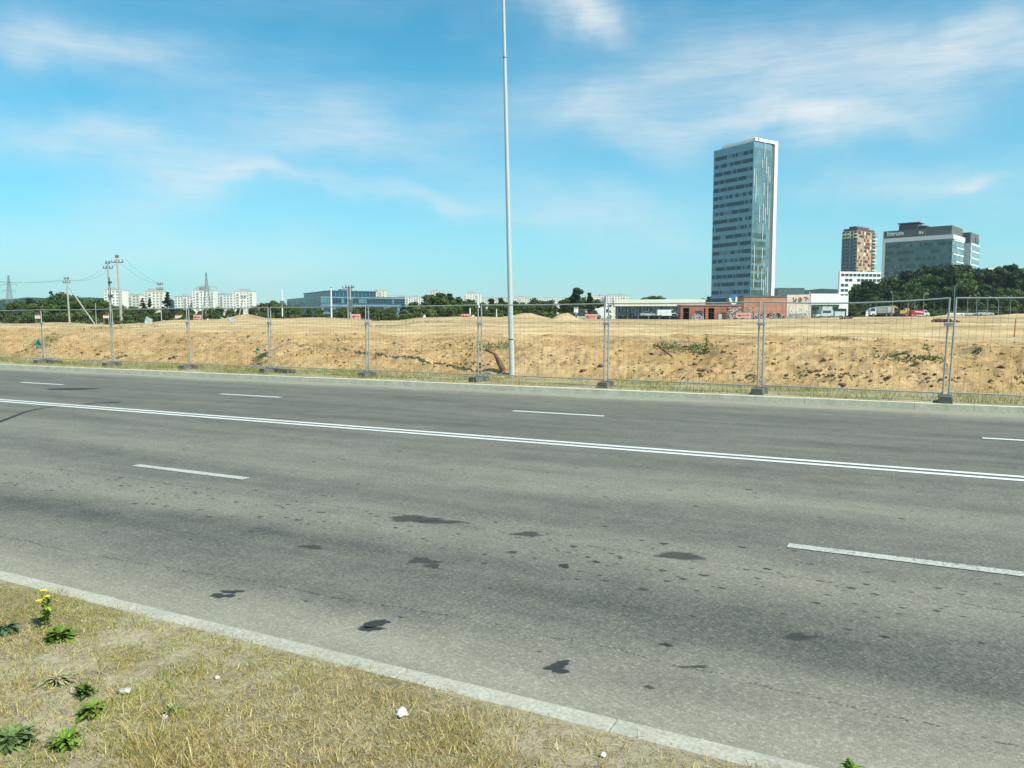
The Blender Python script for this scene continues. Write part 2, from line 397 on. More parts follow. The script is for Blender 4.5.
fa_ = road.data.attributes.new('fade', 'FLOAT', 'POINT'); fa_.data.foreach_set('value', [rd.w.get(i, 1.0) for i in range(len(rd.v))])
road.location = (0, 0, RZ); road.rotation_euler = (0, 0, ROADROT)
# markings
mk = MB()
def vline(v0, v1, u0, u1, z=.0055, mi=0): mk.add([(u0, -v1, z), (u1, -v1, z), (u1, -v0, z), (u0, -v0, z)], [(0, 1, 2, 3)], mi)
def vof(px, py): return uv(at(px, py, RZ))
vd = vof(512, 439.8)[1]
vline(vd-.17, vd-.055, -200, 1000); vline(vd+.055, vd+.17, -200, 1000)
a0 = vof(135, 465.5); a1 = vof(251, 478); b0 = vof(788, 545.5); b1 = vof(1024, 574)
vn_ = (a0[1]+b0[1])/2; print('line', a0, a1, b0, vd)
per = a0[0]-b0[0]
for k in range(-6, 30):
    s0 = a0[0]+k*per; vline(vn_-.06, vn_+.06, s0-(a0[0]-a1[0]), s0, mi=1)
c0 = vof(513, 411); c1 = vof(607, 415.5); d0 = vof(221, 394); e0 = vof(985, 438.5)
print('far', c0, c1, d0, e0)
perf = d0[0]-c0[0]
for k in range(-4, 25):
    s0 = c0[0]+k*perf; vline(c0[1]-.06, c0[1]+.06, s0-(c0[0]-c1[0]), s0)
mo = mk.build('road_markings', [M_PAINT, M_PAINT2], kind='structure'); mo.location = (0, 0, RZ); mo.rotation_euler = (0, 0, ROADROT)
# kerbs, made of 1 m stones
def kerb(name, v0, v1, mk_):
    k = MB(); u_ = -40.0; r3 = random.Random(int(v0*10))
    while u_ < 120:
        j = r3.uniform(-.002, .002); z1 = r3.uniform(-.0015, .0015)
        k.box(u_+.0015, u_+.9985, -v1+j, -v0+j, -.3, z1+.012); u_ += 1.0
    k.box(120.01, 1500, -v1, -v0, -.3, .01)
    o = k.build(name, mk_, bevel=.007, kind='structure'); o.rotation_euler = (0, 0, ROADROT); return o
kerb('kerb', KV0-.11, KV0, M_KERB); kerb('kerb', KV1, KV1+.15, concrete('dusty_kerb', (.70, .62, .47)))
# near verge
def hn(X, Y, U, V_):
    z = .02*fbm(X*1.3, Y*1.3, 3, 2)+.022*fbm(X*7, Y*7, 3, 9)
    k = np.clip((KV0-.11-V_)/.35, 0, 1)
    z = z*k+.012+.02*k
    return z-np.clip((-V_-2), 0, 6)*.02
sheet('near_verge', np.linspace(-6, 14, 360), np.linspace(-3, KV0-.11, 110), hn, M_NEAR)
sheet('near_verge_beyond', np.linspace(-300, 900, 60), np.linspace(-60, KV0-.16, 12), lambda X, Y, U, V_: -.03+0*X, M_NEAR)
sheet('far_verge', np.linspace(-60, 260, 900), np.linspace(KV1+.15, 20.4, 26), lambda X, Y, U, V_: .012+.05*fbm(X*1.5, Y*1.5, 3, 2)*np.clip((V_-KV1-.15)/.5, 0, 1), M_VERGE)
# bank (fine) and field (fan-shaped sheet out to the horizon)
sheet('earth_bank', np.linspace(-14, 60, 1240), np.linspace(19.2, 28.6, 160), lambda X, Y, U, V_: H0(X, Y)+clods(U, V_)-.03*np.clip((V_-28.2)/.4, 0, 1), M_BANK, smooth=True)
vs = np.concatenate([np.linspace(19.3, 28, 14), 28*np.power(3000/28, np.linspace(0, 1, 330))[1:]])
def hfield(X, Y, U, V_):
    z = H0(X, Y)
    inside = (V_ < 27.9) & (U > -13.7) & (U < 59.5)
    return np.where(inside, z-.45, z+.0)
sheet('field', np.linspace(-2.2, 5.0, 640), vs, hfield, M_FIELD, fan=True)

# ------------------------------------------------------------------ grass
def blades(name, XYZ, h, w, cols, lean=.6, label=None, lie=0.0):
    n = len(XYZ); az = RNG.uniform(0, 2*np.pi, n); le = np.abs(RNG.normal(0, lean, n))+lie
    le = np.clip(le, 0, 1.45)
    d = np.stack([np.cos(az)*np.sin(le), np.sin(az)*np.sin(le), np.cos(le)], 1)
    le2 = np.clip(le+RNG.uniform(.1, .6, n), 0, 1.6); d2 = np.stack([np.cos(az)*np.sin(le2), np.sin(az)*np.sin(le2), np.cos(le2)], 1)
    fa = RNG.uniform(0, 2*np.pi, n); s = np.stack([np.cos(fa), np.sin(fa), np.zeros(n)], 1)*(w[:, None]/2)
    b = XYZ; m = b+d*(h*.55)[:, None]; t = m+d2*(h*.5)[:, None]
    V = np.stack([b-s, b+s, m-s*.75, m+s*.75, t], 1).reshape(-1, 3)
    o = np.arange(n)[:, None]*5
    Fc = np.concatenate([o+np.array([[0, 1, 3]]), o+np.array([[0, 3, 2]]), o+np.array([[2, 3, 4]])], 1).reshape(-1, 3)
    ob = bigmesh(name, V, Fc, M_GRASS, 3, cols=np.repeat(cols, 5, axis=0)); ob['kind'] = 'stuff'; return ob
def pick(pal, n, jit=.25, wts=None):
    pal = np.array(pal); i = RNG.choice(len(pal), n, p=wts)
    return pal[i]*(1+RNG.uniform(-jit, jit, (n, 1)))
def scatter(n, u0, u1, v0, v1, fn, z=0.0):
    u_ = RNG.uniform(u0, u1, n); v_ = RNG.uniform(v0, v1, n); k = RNG.random(n) < fn(u_, v_); u_ = u_[k]; v_ = v_[k]
    X = UX.x*u_+VX.x*v_; Y = UX.y*u_+VX.y*v_
    return u_, v_, X, Y
def dens_near(u, v):
    n1 = fbm(u*1.5, v*1.5, 3, 70)+.5; n2 = fbm(u*6, v*6, 2, 75)+.5
    e = np.clip((KV0-.08-v)/.12+fbm(u*5, v*5, 2, 77)*1.2, 0, 1)
    return np.clip((n1*.6+n2*.6-.30)*2.6, .12, 1)*e
u_, v_, X, Y = scatter(620000, -2.2, 6.8, .7, KV0-.03, dens_near)
Z = hn(X, Y, u_, v_)
gn = fbm(u_*1.1, v_*1.1, 3, 90)
col = np.where((gn+RNG.normal(0, .12, len(u_)) > -.01)[:, None], pick([(.42, .37, .085), (.24, .26, .055), (.56, .46, .15)], len(u_)), pick([(.64, .50, .20), (.54, .39, .15), (.34, .22, .08), (.72, .59, .31), (.30, .27, .08)], len(u_)))
hh = RNG.gamma(3.2, .0085, len(u_))*(1+1.6*np.clip(fbm(u_*2.2, v_*2.2, 2, 95)+.02, 0, 1)*2)
blades('dry_grass', np.stack([X, Y, Z-.004], 1), np.clip(hh*.66, .01, .10), RNG.uniform(.0016, .0040, len(u_)), col, .6, lie=.25)
u_, v_, X, Y = scatter(60000, -14, 20, -2, KV0-.1, lambda a, b: np.where((a > -2.2) & (a < 6.8) & (b > .7), 0, .8))
blades('dry_grass', np.stack([X, Y, np.zeros(len(X))+.0], 1), RNG.uniform(.02, .09, len(X)), RNG.uniform(.003, .006, len(X)), pick([(.42, .35, .16), (.36, .28, .12), (.2, .2, .07)], len(X)), .7)
# straw litter lying flat
u_, v_, X, Y = scatter(16000, -2.2, 6.8, .7, KV0-.0, lambda a, b: np.where(b < KV0-.12, 1, .10)+0*a)
Z = hn(X, Y, u_, np.minimum(v_, KV0-.11))+.006
blades('straw_litter', np.stack([X, Y, Z], 1), RNG.uniform(.02, .09, len(X)), RNG.uniform(.0014, .003, len(X)), pick([(.72, .64, .42), (.6, .5, .3), (.42, .3, .15)], len(X)), .1, lie=1.35)
# far verge grass
def dfar(u, v): return np.clip(.35+1.4*fbm(u*.8, v*1.5, 3, 50), .08, 1)*np.clip((v-KV1-.12)/.25+fbm(u*3, v, 2, 5), 0, 1)*np.clip((20.5-v)/.8+fbm(u*2, v, 2, 6)*1.5, 0, 1)
u_, v_, X, Y = scatter(150000, -8, 50, KV1+.15, 20.5, dfar)
gn = fbm(u_*.5, v_*1.2, 3, 99)+RNG.normal(0, .1, len(u_))
col = np.where((gn > -.02)[:, None], pick([(.25, .27, .08), (.19, .22, .06), (.38, .35, .12)], len(u_)), pick([(.52, .44, .2), (.46, .38, .17), (.34, .3, .12)], len(u_)))
zz = np.maximum(.0, H0(X, Y))
blades('verge_grass', np.stack([X, Y, zz], 1), RNG.gamma(4, .022, len(X)), RNG.uniform(.006, .014, len(X)), col, .45)
def march(px, py):
    px = np.atleast_1d(np.asarray(px, float)); py = np.atleast_1d(np.asarray(py, float))
    a = (px-512)/F; b = (384-py)/F; dy = CP+b*SP; dz = b*CP-SP
    X = np.zeros(len(px)); Y = np.zeros(len(px)); Z = np.zeros(len(px)); done = np.zeros(len(px), bool); live = np.arange(len(px))
    for D in np.concatenate([np.arange(14, 45, .12), np.arange(45, 140, .8)]):
        if not len(live): break
        x = a[live]/dy[live]*D; z = HC+dz[live]/dy[live]*D; u = x*UX.x+D*UX.y; v = x*VX.x+D*VX.y
        near = (z < 1.9) & (v > 17.3); h = np.full(len(live), -9.0)
        if near.any():
            h[near] = H0(x[near], np.full(near.sum(), D)); nb = near & (v < 28.5)
            if nb.any(): h[nb] += clods(u[nb], v[nb])
        hit = z <= h; g_ = live[hit]; X[g_] = x[hit]; Y[g_] = D; Z[g_] = h[hit]; done[g_] = True; live = live[~hit]
    return X, Y, Z, done
def on_bank(px, py, z=.6):
    X, Y, Z, d = march(px, py); return Vector((X[0], Y[0], Z[0]))
PXS = []; PYS = []
for (px, py, wx, wy, n) in [(690, 349, 22, 5, 1500), (668, 346, 16, 4, 800), (905, 359, 22, 3.5, 1000), (930, 361, 14, 3, 500), (975, 352, 6, 2.5, 400), (925, 350, 3, 4, 260), (484, 347, 24, 4, 900), (506, 347, 12, 4, 500), (318, 352, 14, 3, 250), (40, 346, 12, 3, 300), (258, 364, 7, 6, 450),
    (52, 340, 8, 3, 400), (100, 328, 40, 1.6, 500), (425, 322, 30, .8, 500), (385, 327, 20, .8, 250), (140, 326, 24, 1.6, 400), (600, 324, 60, .6, 250), (840, 340, 40, 1.5, 300), (700, 380, 200, 3, 500), (230, 366, 100, 3, 500)]:
    n = int(n*.6)
    PXS.append(px+RNG.normal(0, wx*.55, n)); PYS.append(py+RNG.normal(0, wy*.55, n))
X, Y, Z, dn = march(np.concatenate(PXS), np.concatenate(PYS))
uu = X*UX.x+Y*UX.y; vv = X*VX.x+Y*VX.y
kk = dn & (fbm(uu*2.5, vv*2.5, 2, 123) > -.1) & (vv > 19.6); X = X[kk]; Y = Y[kk]; Z = Z[kk]
big = 1+np.clip((Y-25)/25, 0, 4)
blades('weed_patches', np.stack([X, Y, Z-.015], 1), RNG.uniform(.04, .12, len(X))*big**.4, RNG.uniform(.015, .035, len(X))*big**.6, pick([(.20, .25, .11), (.27, .31, .15), (.15, .2, .07), (.34, .34, .18)], len(X)), .6)

# ------------------------------------------------------------------ clods and stones on the bank
def stones(name, n, fn, size, m, seed, flat=.7, sub=1):
    import bmesh
    bm = bmesh.new(); bmesh.ops.create_icosphere(bm, subdivisions=sub, radius=1); bm.verts.index_update()
    base = np.array([v.co[:] for v in bm.verts]); fc = np.array([[v.index for v in f.verts] for f in bm.faces]); bm.free()
    u_, v_ = fn(n); X = UX.x*u_+VX.x*v_; Y = UX.y*u_+VX.y*v_
    Z = H0(X, Y)+clods(u_, v_); s = size(n)
    V = base[None]*(1+RNG.uniform(-.32, .32, (n, len(base), 1)))*np.stack([s*RNG.uniform(.7, 1.5, n), s*RNG.uniform(.7, 1.5, n), s*flat*RNG.uniform(.6, 1.2, n)], 1)[:, None, :]
    a = RNG.uniform(0, 6.28, n); ca, sa = np.cos(a)[:, None], np.sin(a)[:, None]
    V = np.stack([V[..., 0]*ca-V[..., 1]*sa, V[..., 0]*sa+V[..., 1]*ca, V[..., 2]], -1)+np.stack([X, Y, Z+s*.15], 1)[:, None, :]
    Fc = (fc[None]+np.arange(n)[:, None, None]*len(base)).reshape(-1, 3)
    o = bigmesh(name, V.reshape(-1, 3), Fc, m, 3, smooth=False); o['kind'] = 'stuff'; return o
stones('soil_clods', 11000, lambda n: (RNG.uniform(-8, 50, n), 19.9+RNG.gamma(2.0, 1.3, n).clip(0, 8)), lambda n: np.clip(RNG.gamma(2.0, .010, n), .008, .08), M_BANK, 1)
M_ROOT = mat('dark_turf', (.16, .092, .055), .95, 0, .5, 14, .5)
def lumps(n):
    u = RNG.uniform(-8, 50, n*6); v = np.where(RNG.random(n*6) < .9, RNG.normal(20.15, .22, n*6), RNG.uniform(20.5, 25.0, n*6))
    k = fbm(u*.9, v*1.6, 3, 300)+np.where(u < 12, .05, 0) > .13; u = u[k]; v = v[k]; i = RNG.integers(0, len(u), n); return u[i], v[i]
stones('turf_lumps', 1300, lumps, lambda n: np.clip(RNG.gamma(2.0, .014, n), .01, .085), M_ROOT, 2, .55)

# ------------------------------------------------------------------ fence of mesh panels
FX = [(-32, 359.2), (45, 362.5), (114, 365.8), (190, 369), (271, 373), (368, 377), (480, 382), (606, 386.5), (760, 393.5), (946, 402.5), (1180, 412.5)]
FP = [at(x, y, 0.0) for x, y in FX]
vf = sum(uv(p)[1] for p in FP)/len(FP); print('fence v', [round(uv(p)[1], 2) for p in FP], [round((a-b).length, 2) for a, b in zip(FP, FP[1:])])
def colhit(px, v):
    d = ray(px, 385); t_ = v/uv(d)[1]; return Vector((d.x*t_, d.y*t_, 0))
FP = [colhit(x, float(np.interp(x, [-40, 45, 500, 946, 1200], [18.25, 18.2, 17.85, 17.42, 17.3]))) for x, y in FX]
print('panels', [round((a-b).length, 2) for a, b in zip(FP, FP[1:])])
ORD = ['first', 'second', 'third', 'fourth', 'fifth', 'sixth', 'seventh', 'eighth', 'ninth', 'tenth']
def panel(i, A, B):
    # A = left end, B = right end (as seen from the road)
    d = (B-A); L = d.length-.10; ang = math.atan2(d.y, d.x)
    if i == 0: lab = 'wire mesh fence panel cut off by the left edge of the photo'
    elif i == 9: lab = 'wire mesh fence panel at far right with red stake behind it'
    elif i == 8: lab = 'wide wire mesh fence panel with sagging top rail, before the rightmost panel'
    elif i == 6: lab = 'wire mesh fence panel directly in front of the tall lamp post'
    elif i == 7: lab = 'wire mesh fence panel right after the one at the lamp post'
    else: lab = '%s wire mesh fence panel to the left of the lamp post' % ORD[5-i]
    t = thing('mesh_fence', lab, 'fence panel', A+d.normalized()*.05, ang, 'temporary mesh fence panels along the road')
    zl = zr = 2.0; Lt = L; s0 = s1 = 0.0
    if i == 8: zr = 2.03; s1 = .05
    if i == 9: s0 = .06; zl = 2.03; zr = 2.02
    if i == 1: s0 = -.10
    r = .0185
    for (xb, xt, zt) in ((0, s0, zl), (L, L+s1, zr)):
        p = MB(); p.tube((xb, 0, .06), (xt, 0, zt), r, r, 10); p.build('post', M_GALV, t, True)
    sag = .06 if i == 8 else .012
    top = []; N = 10
    for k in range(N+1):
        q = k/N; top.append((s0+(L+s1-s0)*q, 0, zl+(zr-zl)*q-sag*4*q*(1-q)-.01))
    p = MB(); p.path(top, .015, 8); p.build('top_rail', M_GALV, t, True)
    p = MB(); p.tube((0, 0, .20), (L, 0, .185), .015, .015, 8); p.build('bottom_rail', M_GALV, t, True)
    w = MB(); n = int(L/.125)
    for k in range(1, n):
        q = k/n; jx = random.uniform(-.006, .006)
        zt = zl+(zr-zl)*q-sag*4*q*(1-q)-.01
        w.tube((q*L+jx, 0, .19), (s0+(L+s1-s0)*q, 0, zt), .0021, .0021, 3)
    for k in range(1, 8):
        z = .19+k*.226; bow = random.uniform(-.02, .02)
        w.path([(0, 0, z), (L*.5, bow, z-.004), (L, 0, z)], .0020, 3)
    w.build('wire_mesh', M_GALVD, t)
    c = MB(); c.box(L-.03, L+.13, -.035, .035, 1.48, 1.55); c.build('clamp', M_GALV, t, bevel=.006)
for i in range(10): panel(i, FP[i], FP[i+1])
for i in range(1, 10):
    A = FP[i]; lean = random.uniform(-.12, .12)
    side = {1: 'under the leftmost fence joint', 6: 'nearest the lamp post on its left', 7: 'nearest the lamp post on its right', 9: 'under the tall joint near the right edge', 8: 'second from the right edge'}.get(i, '%s to the left of the lamp post' % ORD[6-i])
    f = MB(); w_, l_ = .13, .34
    z0 = .01
    prof = [(-w_, z0), (w_, z0), (w_*.86, .145), (-w_*.86, .145)]
    f.prism(prof, -l_, l_*.75)
    f.box(-.10, -.02, -.06, .06, .144, .16); f.box(.02, .10, -.06, .06, .144, .16)
    o = f.build('concrete_block', M_FOOT, None, bevel=.02); o.location = A; o.rotation_euler = (0, 0, math.atan2(-UX.y, -UX.x)+lean)
    tag(o, 'dark concrete fence foot %s' % side, 'fence foot', 'concrete feet under the fence joints')
    if i in (1, 4):
        f = MB(); f.prism([(-.17, .01), (.17, .01), (.15, .13), (-.15, .13)], -.3, .3)
        o = f.build('concrete_block', M_FOOT, None, bevel=.02); o.location = A+UX*(-.48)+VX*.12; o.rotation_euler = (0, 0, math.atan2(-UX.y, -UX.x)+R(80))
        tag(o, {1: 'spare dark concrete block beside the leftmost fence joint', 6: 'spare dark concrete block beside the joint left of the lamp post', 4: 'spare dark concrete block by the fence joint below the green tag'}[i], 'fence foot', 'spare concrete blocks by the fence')

# ------------------------------------------------------------------ tall lamp post
B = at(512, 377.5, 0.0)
t = thing('lamp_post', 'tall slim galvanised lamp post behind the fence, cut off by the top edge', 'lamp post', B)
p = MB(); TOP = Vector((-.30, .05, 13.2)); p.path([TOP*(k/12) for k in range(13)], .078, 16, 0, .029)
p.build('pole', mat('lamp_post_steel', (.55, .57, .55), .5, .1, .04, 1), t, True)
p = MB(); p.tube((0, 0, 0), (0, 0, .03), .2, .2, 16); p.build('base_plate', M_GALV, t)
for q_, rb in ((.66, .0475), (.08, .0765)): p = MB(); p.tube(TOP*q_, TOP*(q_+.002), rb, rb, 14); p.build('collar', mat('dark_band', (.03, .03, .035), .5), t)
p = MB(); p.path([TOP, TOP+Vector((0, -.5, .35)), TOP+Vector((0, -1.7, .5))], .03, 8); p.build('lamp_arm', M_GALV, t, True)
p = MB(); p.box(-.42, -.18, -2.35, -1.65, 13.62, 13.75); p.build('lamp_head', mat('lamp_head_grey', (.3, .32, .34), .4), t, bevel=.03)

# ------------------------------------------------------------------ broken root on the bank, scraps on the fence, stake
def seg_root(name, pts, rads, label, cat):
    t0 = pts[0]; m = MB()
    for (a, b), (r0, r1) in zip(zip(pts, pts[1:]), zip(rads, rads[1:])):
        m.tube(a-t0, b-t0, r0, r1, 8); m.blob(b-t0, r1*1.02, 3, 1)
    o = m.build(name, M_ROOT, None, True); o.location = t0; return tag(o, label, cat)
q = on_bank(504, 371, .3); sc = q.y/F
seg_root('broken_root', [q+Vector((0, 0, -.05)), q+Vector((-5*sc, .05, 8*sc)), q+Vector((-9*sc, .0, 16*sc)), q+Vector((-12*sc, -.05, 17.5*sc)), q+Vector((-19*sc, -.1, 20*sc))], [.095, .08, .045, .025, .015], 'bent dark broken root sticking out of the bank left of the lamp post', 'root')
q = on_bank(672, 357, .7); sc = q.y/F
seg_root('broken_root', [q, q+Vector((-5*sc, .25, 5*sc)), q+Vector((-10*sc, .5, 9*sc)), q+Vector((-14*sc, .6, 11*sc))], [.02, .03, .025, .015], 'thin dark root lying across the bank left of the green weed', 'root')
q = on_bank(940, 321.5, 1.0); 
def heap(px, py, D, w, h, label):
    sc = D/F; c = Vector(((px-512)*sc, D, 0)); z = G(c); m = MB(); r3 = random.Random(int(px))
    for k in range(9):
        m.blob((r3.uniform(-w, w)*sc*.5, r3.uniform(-.4, .4), r3.uniform(.1, .6)*h*sc), r3.uniform(.2, .35)*h*sc*1.6, k, 1, (1.5, 1, .8), .5)
    for k in range(7):
        a = Vector((r3.uniform(-w, w)*sc*.3, 0, h*sc*.4)); m.tube(a, a+Vector((r3.uniform(-w, w)*sc*.5, r3.uniform(-.5, .5), r3.uniform(-.2, .5)*h*sc)), .07, .02, 5)
    o = m.build('stump_heap', M_ROOT, None); o.location = (c.x, c.y, z); return tag(o, label, 'root stump')
heap(945, 319, 70, 26, 5, 'dark uprooted stump in front of the small sand mound at right')
heap(845, 319, 95, 11, 3, 'small dark root heap on the sand in front of the white building')
o = MB(); q = on_bank(1014, 337, 1.0); o.tube((0, 0, 0), (.03, 0, 19.5*q.y/F), .017, .015, 6)
s = o.build('marker_stake', mat('red_stake_paint', (.42, .09, .05), .7), None); s.location = q-Vector((0, 0, .05)); tag(s, 'thin rust red marker stake in the sand at the right edge', 'stake')
def scrap(px, py, w, h, name, label, m, cat, D=None, tilt=0.0):
    if D is None:                    # caught on the fence
        base = at(px, 380, 0); tt = (vf-.05)/max(.01, uv(ray(px, py))[1]); p0 = Vector((0, 0, HC))+ray(px, py)*tt
        rz = ROADROT+math.pi
    else: p0 = PD(px, py, D); rz = R(10)
    sc = p0.y/F; wd, hg = w*sc, h*sc; mm = MB(); n = 6; vs_ = []
    for j in range(n+1):
        for i in range(n+1):
            a = i/n-.5; b = j/n-.5
            vs_.append((a*wd*(1-.25*abs(b)), .03*math.sin(7*a+5*b+px)+.02*math.cos(9*b), b*hg+.1*hg*math.sin(4*a+px)))
    k = len(vs_); vs_ += [(x, y+.004, z) for x, y, z in vs_]; fs = []
    for j in range(n):
        for i in range(n):
            a = j*(n+1)+i; fs.append((a, a+1, a+n+2, a+n+1)); fs.append((k+a, k+a+n+1, k+a+n+2, k+a+1))
    mm.add(vs_, fs); o = mm.build(name, m, None, True); o.location = p0; o.rotation_euler = (0, tilt, rz); return tag(o, label, cat)
M_TEAL = mat('teal_plastic', (.10, .36, .24), .4, 0, .4, 12); M_GREYSH = mat('grey_sheet', (.42, .50, .52), .5, 0, .15, 4)
scrap(38, 344, 8, 9, 'plastic_bag', 'torn green plastic bag caught on the fence near the left edge', M_TEAL, 'plastic bag')
scrap(257.5, 350, 3.4, 5.5, 'plastic_tag', 'small bright green tag hanging on the fence above a concrete block', mat('green_tag', (.05, .42, .26), .4), 'tag')
scrap(265, 350, 3, 2.4, 'plastic_scrap', 'small pale pink scrap on the fence beside the green tag', mat('pink_scrap', (.5, .25, .16), .6), 'scrap')
# ------------------------------------------------------------------ near verge plants and litter
def weed(name, px, py, label, n, ln, wd, up, col, flowers=0, stem=0.0, cat='weed', z=.02, seed=1, on=None):
    if on is None: n = int(n*4.6); ln *= 1.1; wd *= 1.15; col = tuple(c*q for c, q in zip(col, (1.55, 1.3, 1.1))); stem = stem or .035; V0 = 1
    r3 = random.Random(seed); q = on if on is not None else at(px, py, z); t = thing(name, label, cat, q, 0)
    V = []; Fc = []; C = []
    def leaf(base, az, el, L, w_):
        k = 6; o = len(V); d = Vector((math.cos(az), math.sin(az), 0)); s = Vector((-math.sin(az), math.cos(az), 0)); p = Vector(base); e = el
        g_ = r3.uniform(.45, 1.25); cc = [c*g_*r3.uniform(.9, 1.1) for c in col]; base = (base[0]+r3.gauss(0, .032), base[1]+r3.gauss(0, .032), base[2])
        for i in range(k+1):
            q_ = i/k; ww = w_*math.sin(math.pi*min(.97, q_*.85+.1))**.8*(1+.25*(i % 2))
            V.append(p-s*ww*.5+Vector((0, 0, ww*.22))); V.append(p.copy()); V.append(p+s*ww*.5+Vector((0, 0, ww*.22)))
            C.extend([cc, [c*1.25 for c in cc], cc])
            p = p+(d*math.cos(e)+Vector((0, 0, math.sin(e))))*L/k; e -= r3.uniform(.1, .3)
        for i in range(k):
            a = o+i*3; Fc.append((a, a+1, a+4, a+3)); Fc.append((a+1, a+2, a+5, a+4))
    for i in range(n):
        hz = stem*r3.random()**.8; k = 1-.45*(hz/stem if stem else 0)
        leaf((r3.uniform(-.012, .012), r3.uniform(-.012, .012), hz), r3.uniform(0, 6.28), r3.uniform(up-.5, up+.6), ln*k*r3.uniform(.6, 1.15), wd*k*r3.uniform(.7, 1.2))
    bigmesh('leaves', np.array([v[:] for v in V]), np.array(Fc), MATS['grass_blades'], 4, cols=np.array(C), smooth=True, parent=t)
    if stem > .036 or flowers:
        m = MB(); m.tube((0, 0, 0), (.01, .01, stem*1.05), .005*max(1, stem*5)**.5, .003, 6)
        for i in range(flowers):
            a = r3.uniform(0, 6.28); m.tube((.01, .01, stem*.8), (math.cos(a)*.05, math.sin(a)*.05, stem*1.05+.02*i/max(1, flowers)), .002, .0015, 5)
        m.build('stem', mat('weed_stem', (.12, .2, .05), .7), t, True)
        if flowers:
            for i in range(flowers):
                f = MB(); cx, cy, cz = r3.uniform(-.055, .055), r3.uniform(-.03, .03), stem*1.05+r3.uniform(-.02, .04)
                for k in range(9):
                    a = 2*math.pi*k/9; c_, s_ = math.cos(a), math.sin(a)
                    f.add([(cx, cy, cz), (cx+c_*.011-s_*.004, cy+s_*.011+c_*.004, cz+.004), (cx+c_*.02, cy+s_*.02, cz+.003), (cx+c_*.011+s_*.004, cy+s_*.011-c_*.004, cz+.004)], [(0, 1, 2, 3)])
                f.build('flower', mat('yellow_petals', (.8, .6, .03), .6), t)
    return t
weed('flowering_weed', 60, 642, 'leafy green weed with yellow flower heads near the kerb at left', 26, .085, .030, .7, (.10, .17, .035), 0, .03, seed=3)
weed('flowering_weed', 46, 628, 'taller stalk with yellow flowers above the leafy weed at left', 14, .05, .018, .6, (.16, .24, .05), 5, .15, seed=4)
weed('broadleaf_weed', 92, 718, 'bright green broadleaf weed right of the grey green clump at lower left', 20, .075, .024, .5, (.13, .22, .045), seed=5)
weed('broadleaf_weed', 84, 698, 'narrow leafy green weed just above the bright broadleaf weed at lower left', 14, .06, .018, .8, (.09, .15, .04), seed=15)
weed('broadleaf_weed', 67, 750, 'bright green rosette weed second from the bottom left corner', 26, .085, .022, .55, (.14, .25, .05), seed=6)
weed('broadleaf_weed', 12, 748, 'grey green bushy weed in the bottom left corner', 42, .10, .026, .5, (.12, .19, .08), seed=7)
weed('broadleaf_weed', 8, 634, 'small dark blue green weed at the left edge near the kerb', 20, .08, .02, .35, (.07, .12, .07), seed=8)
weed('wormwood_clump', 58, 686, 'grey green wormwood clump among dry grass at lower left', 46, .08, .010, .4, (.30, .32, .20), seed=9)
weed('wormwood_clump', 172, 716, 'low grey green sprig beside a white litter scrap', 22, .05, .008, .4, (.22, .27, .13), seed=10)
weed('broadleaf_weed', 850, 774, 'green leaf tips at the bottom edge beyond the end of the kerb', 8, .045, .012, .9, (.13, .23, .05), seed=12)
weed('tall_weed', 706, 352, 'tall upright green weed growing on the bank between two fence joints', 60, .17, .05, .5, (.15, .27, .06), 0, .52, seed=20, on=on_bank(706, 354, .8))
0 and weed('tall_weed', 716, 700, 'small pale seedling', 1, .01, .01, .5, (.2, .2, .1), seed=21)
M_STONE = concrete('white_stone', (.72, .71, .66))
def rock(px, py, r, label, sq=(1, .9, .75), m=M_STONE, name='stone', cat='stone', seed=1):
    q = at(px, py, .03); o = MB(); o.blob((0, 0, 0), r, seed, 3, sq, .38); ob = o.build(name, m, None, True); ob.location = q+Vector((0, 0, r*.45)); return tag(ob, label, cat)
rock(401, 716, .026, 'bright white stone on dry grass near the kerb', seed=4)
rock(217, 679, .012, 'pinkish white pebble in the dry grass left of the white stone', seed=6, m=concrete('pink_stone', (.68, .58, .55)))
rock(165, 718, .012, 'small white pebble by the grey green sprig', seed=7)
rock(125, 693, .022, 'flat pale stone half buried at lower left', (1.3, 1, .35), concrete('pale_stone', (.62, .57, .48)), seed=8)
0
0
0
rock(603, 756, .010, 'small white scrap of stone at the foot of the kerb near the bottom', seed=12)
0
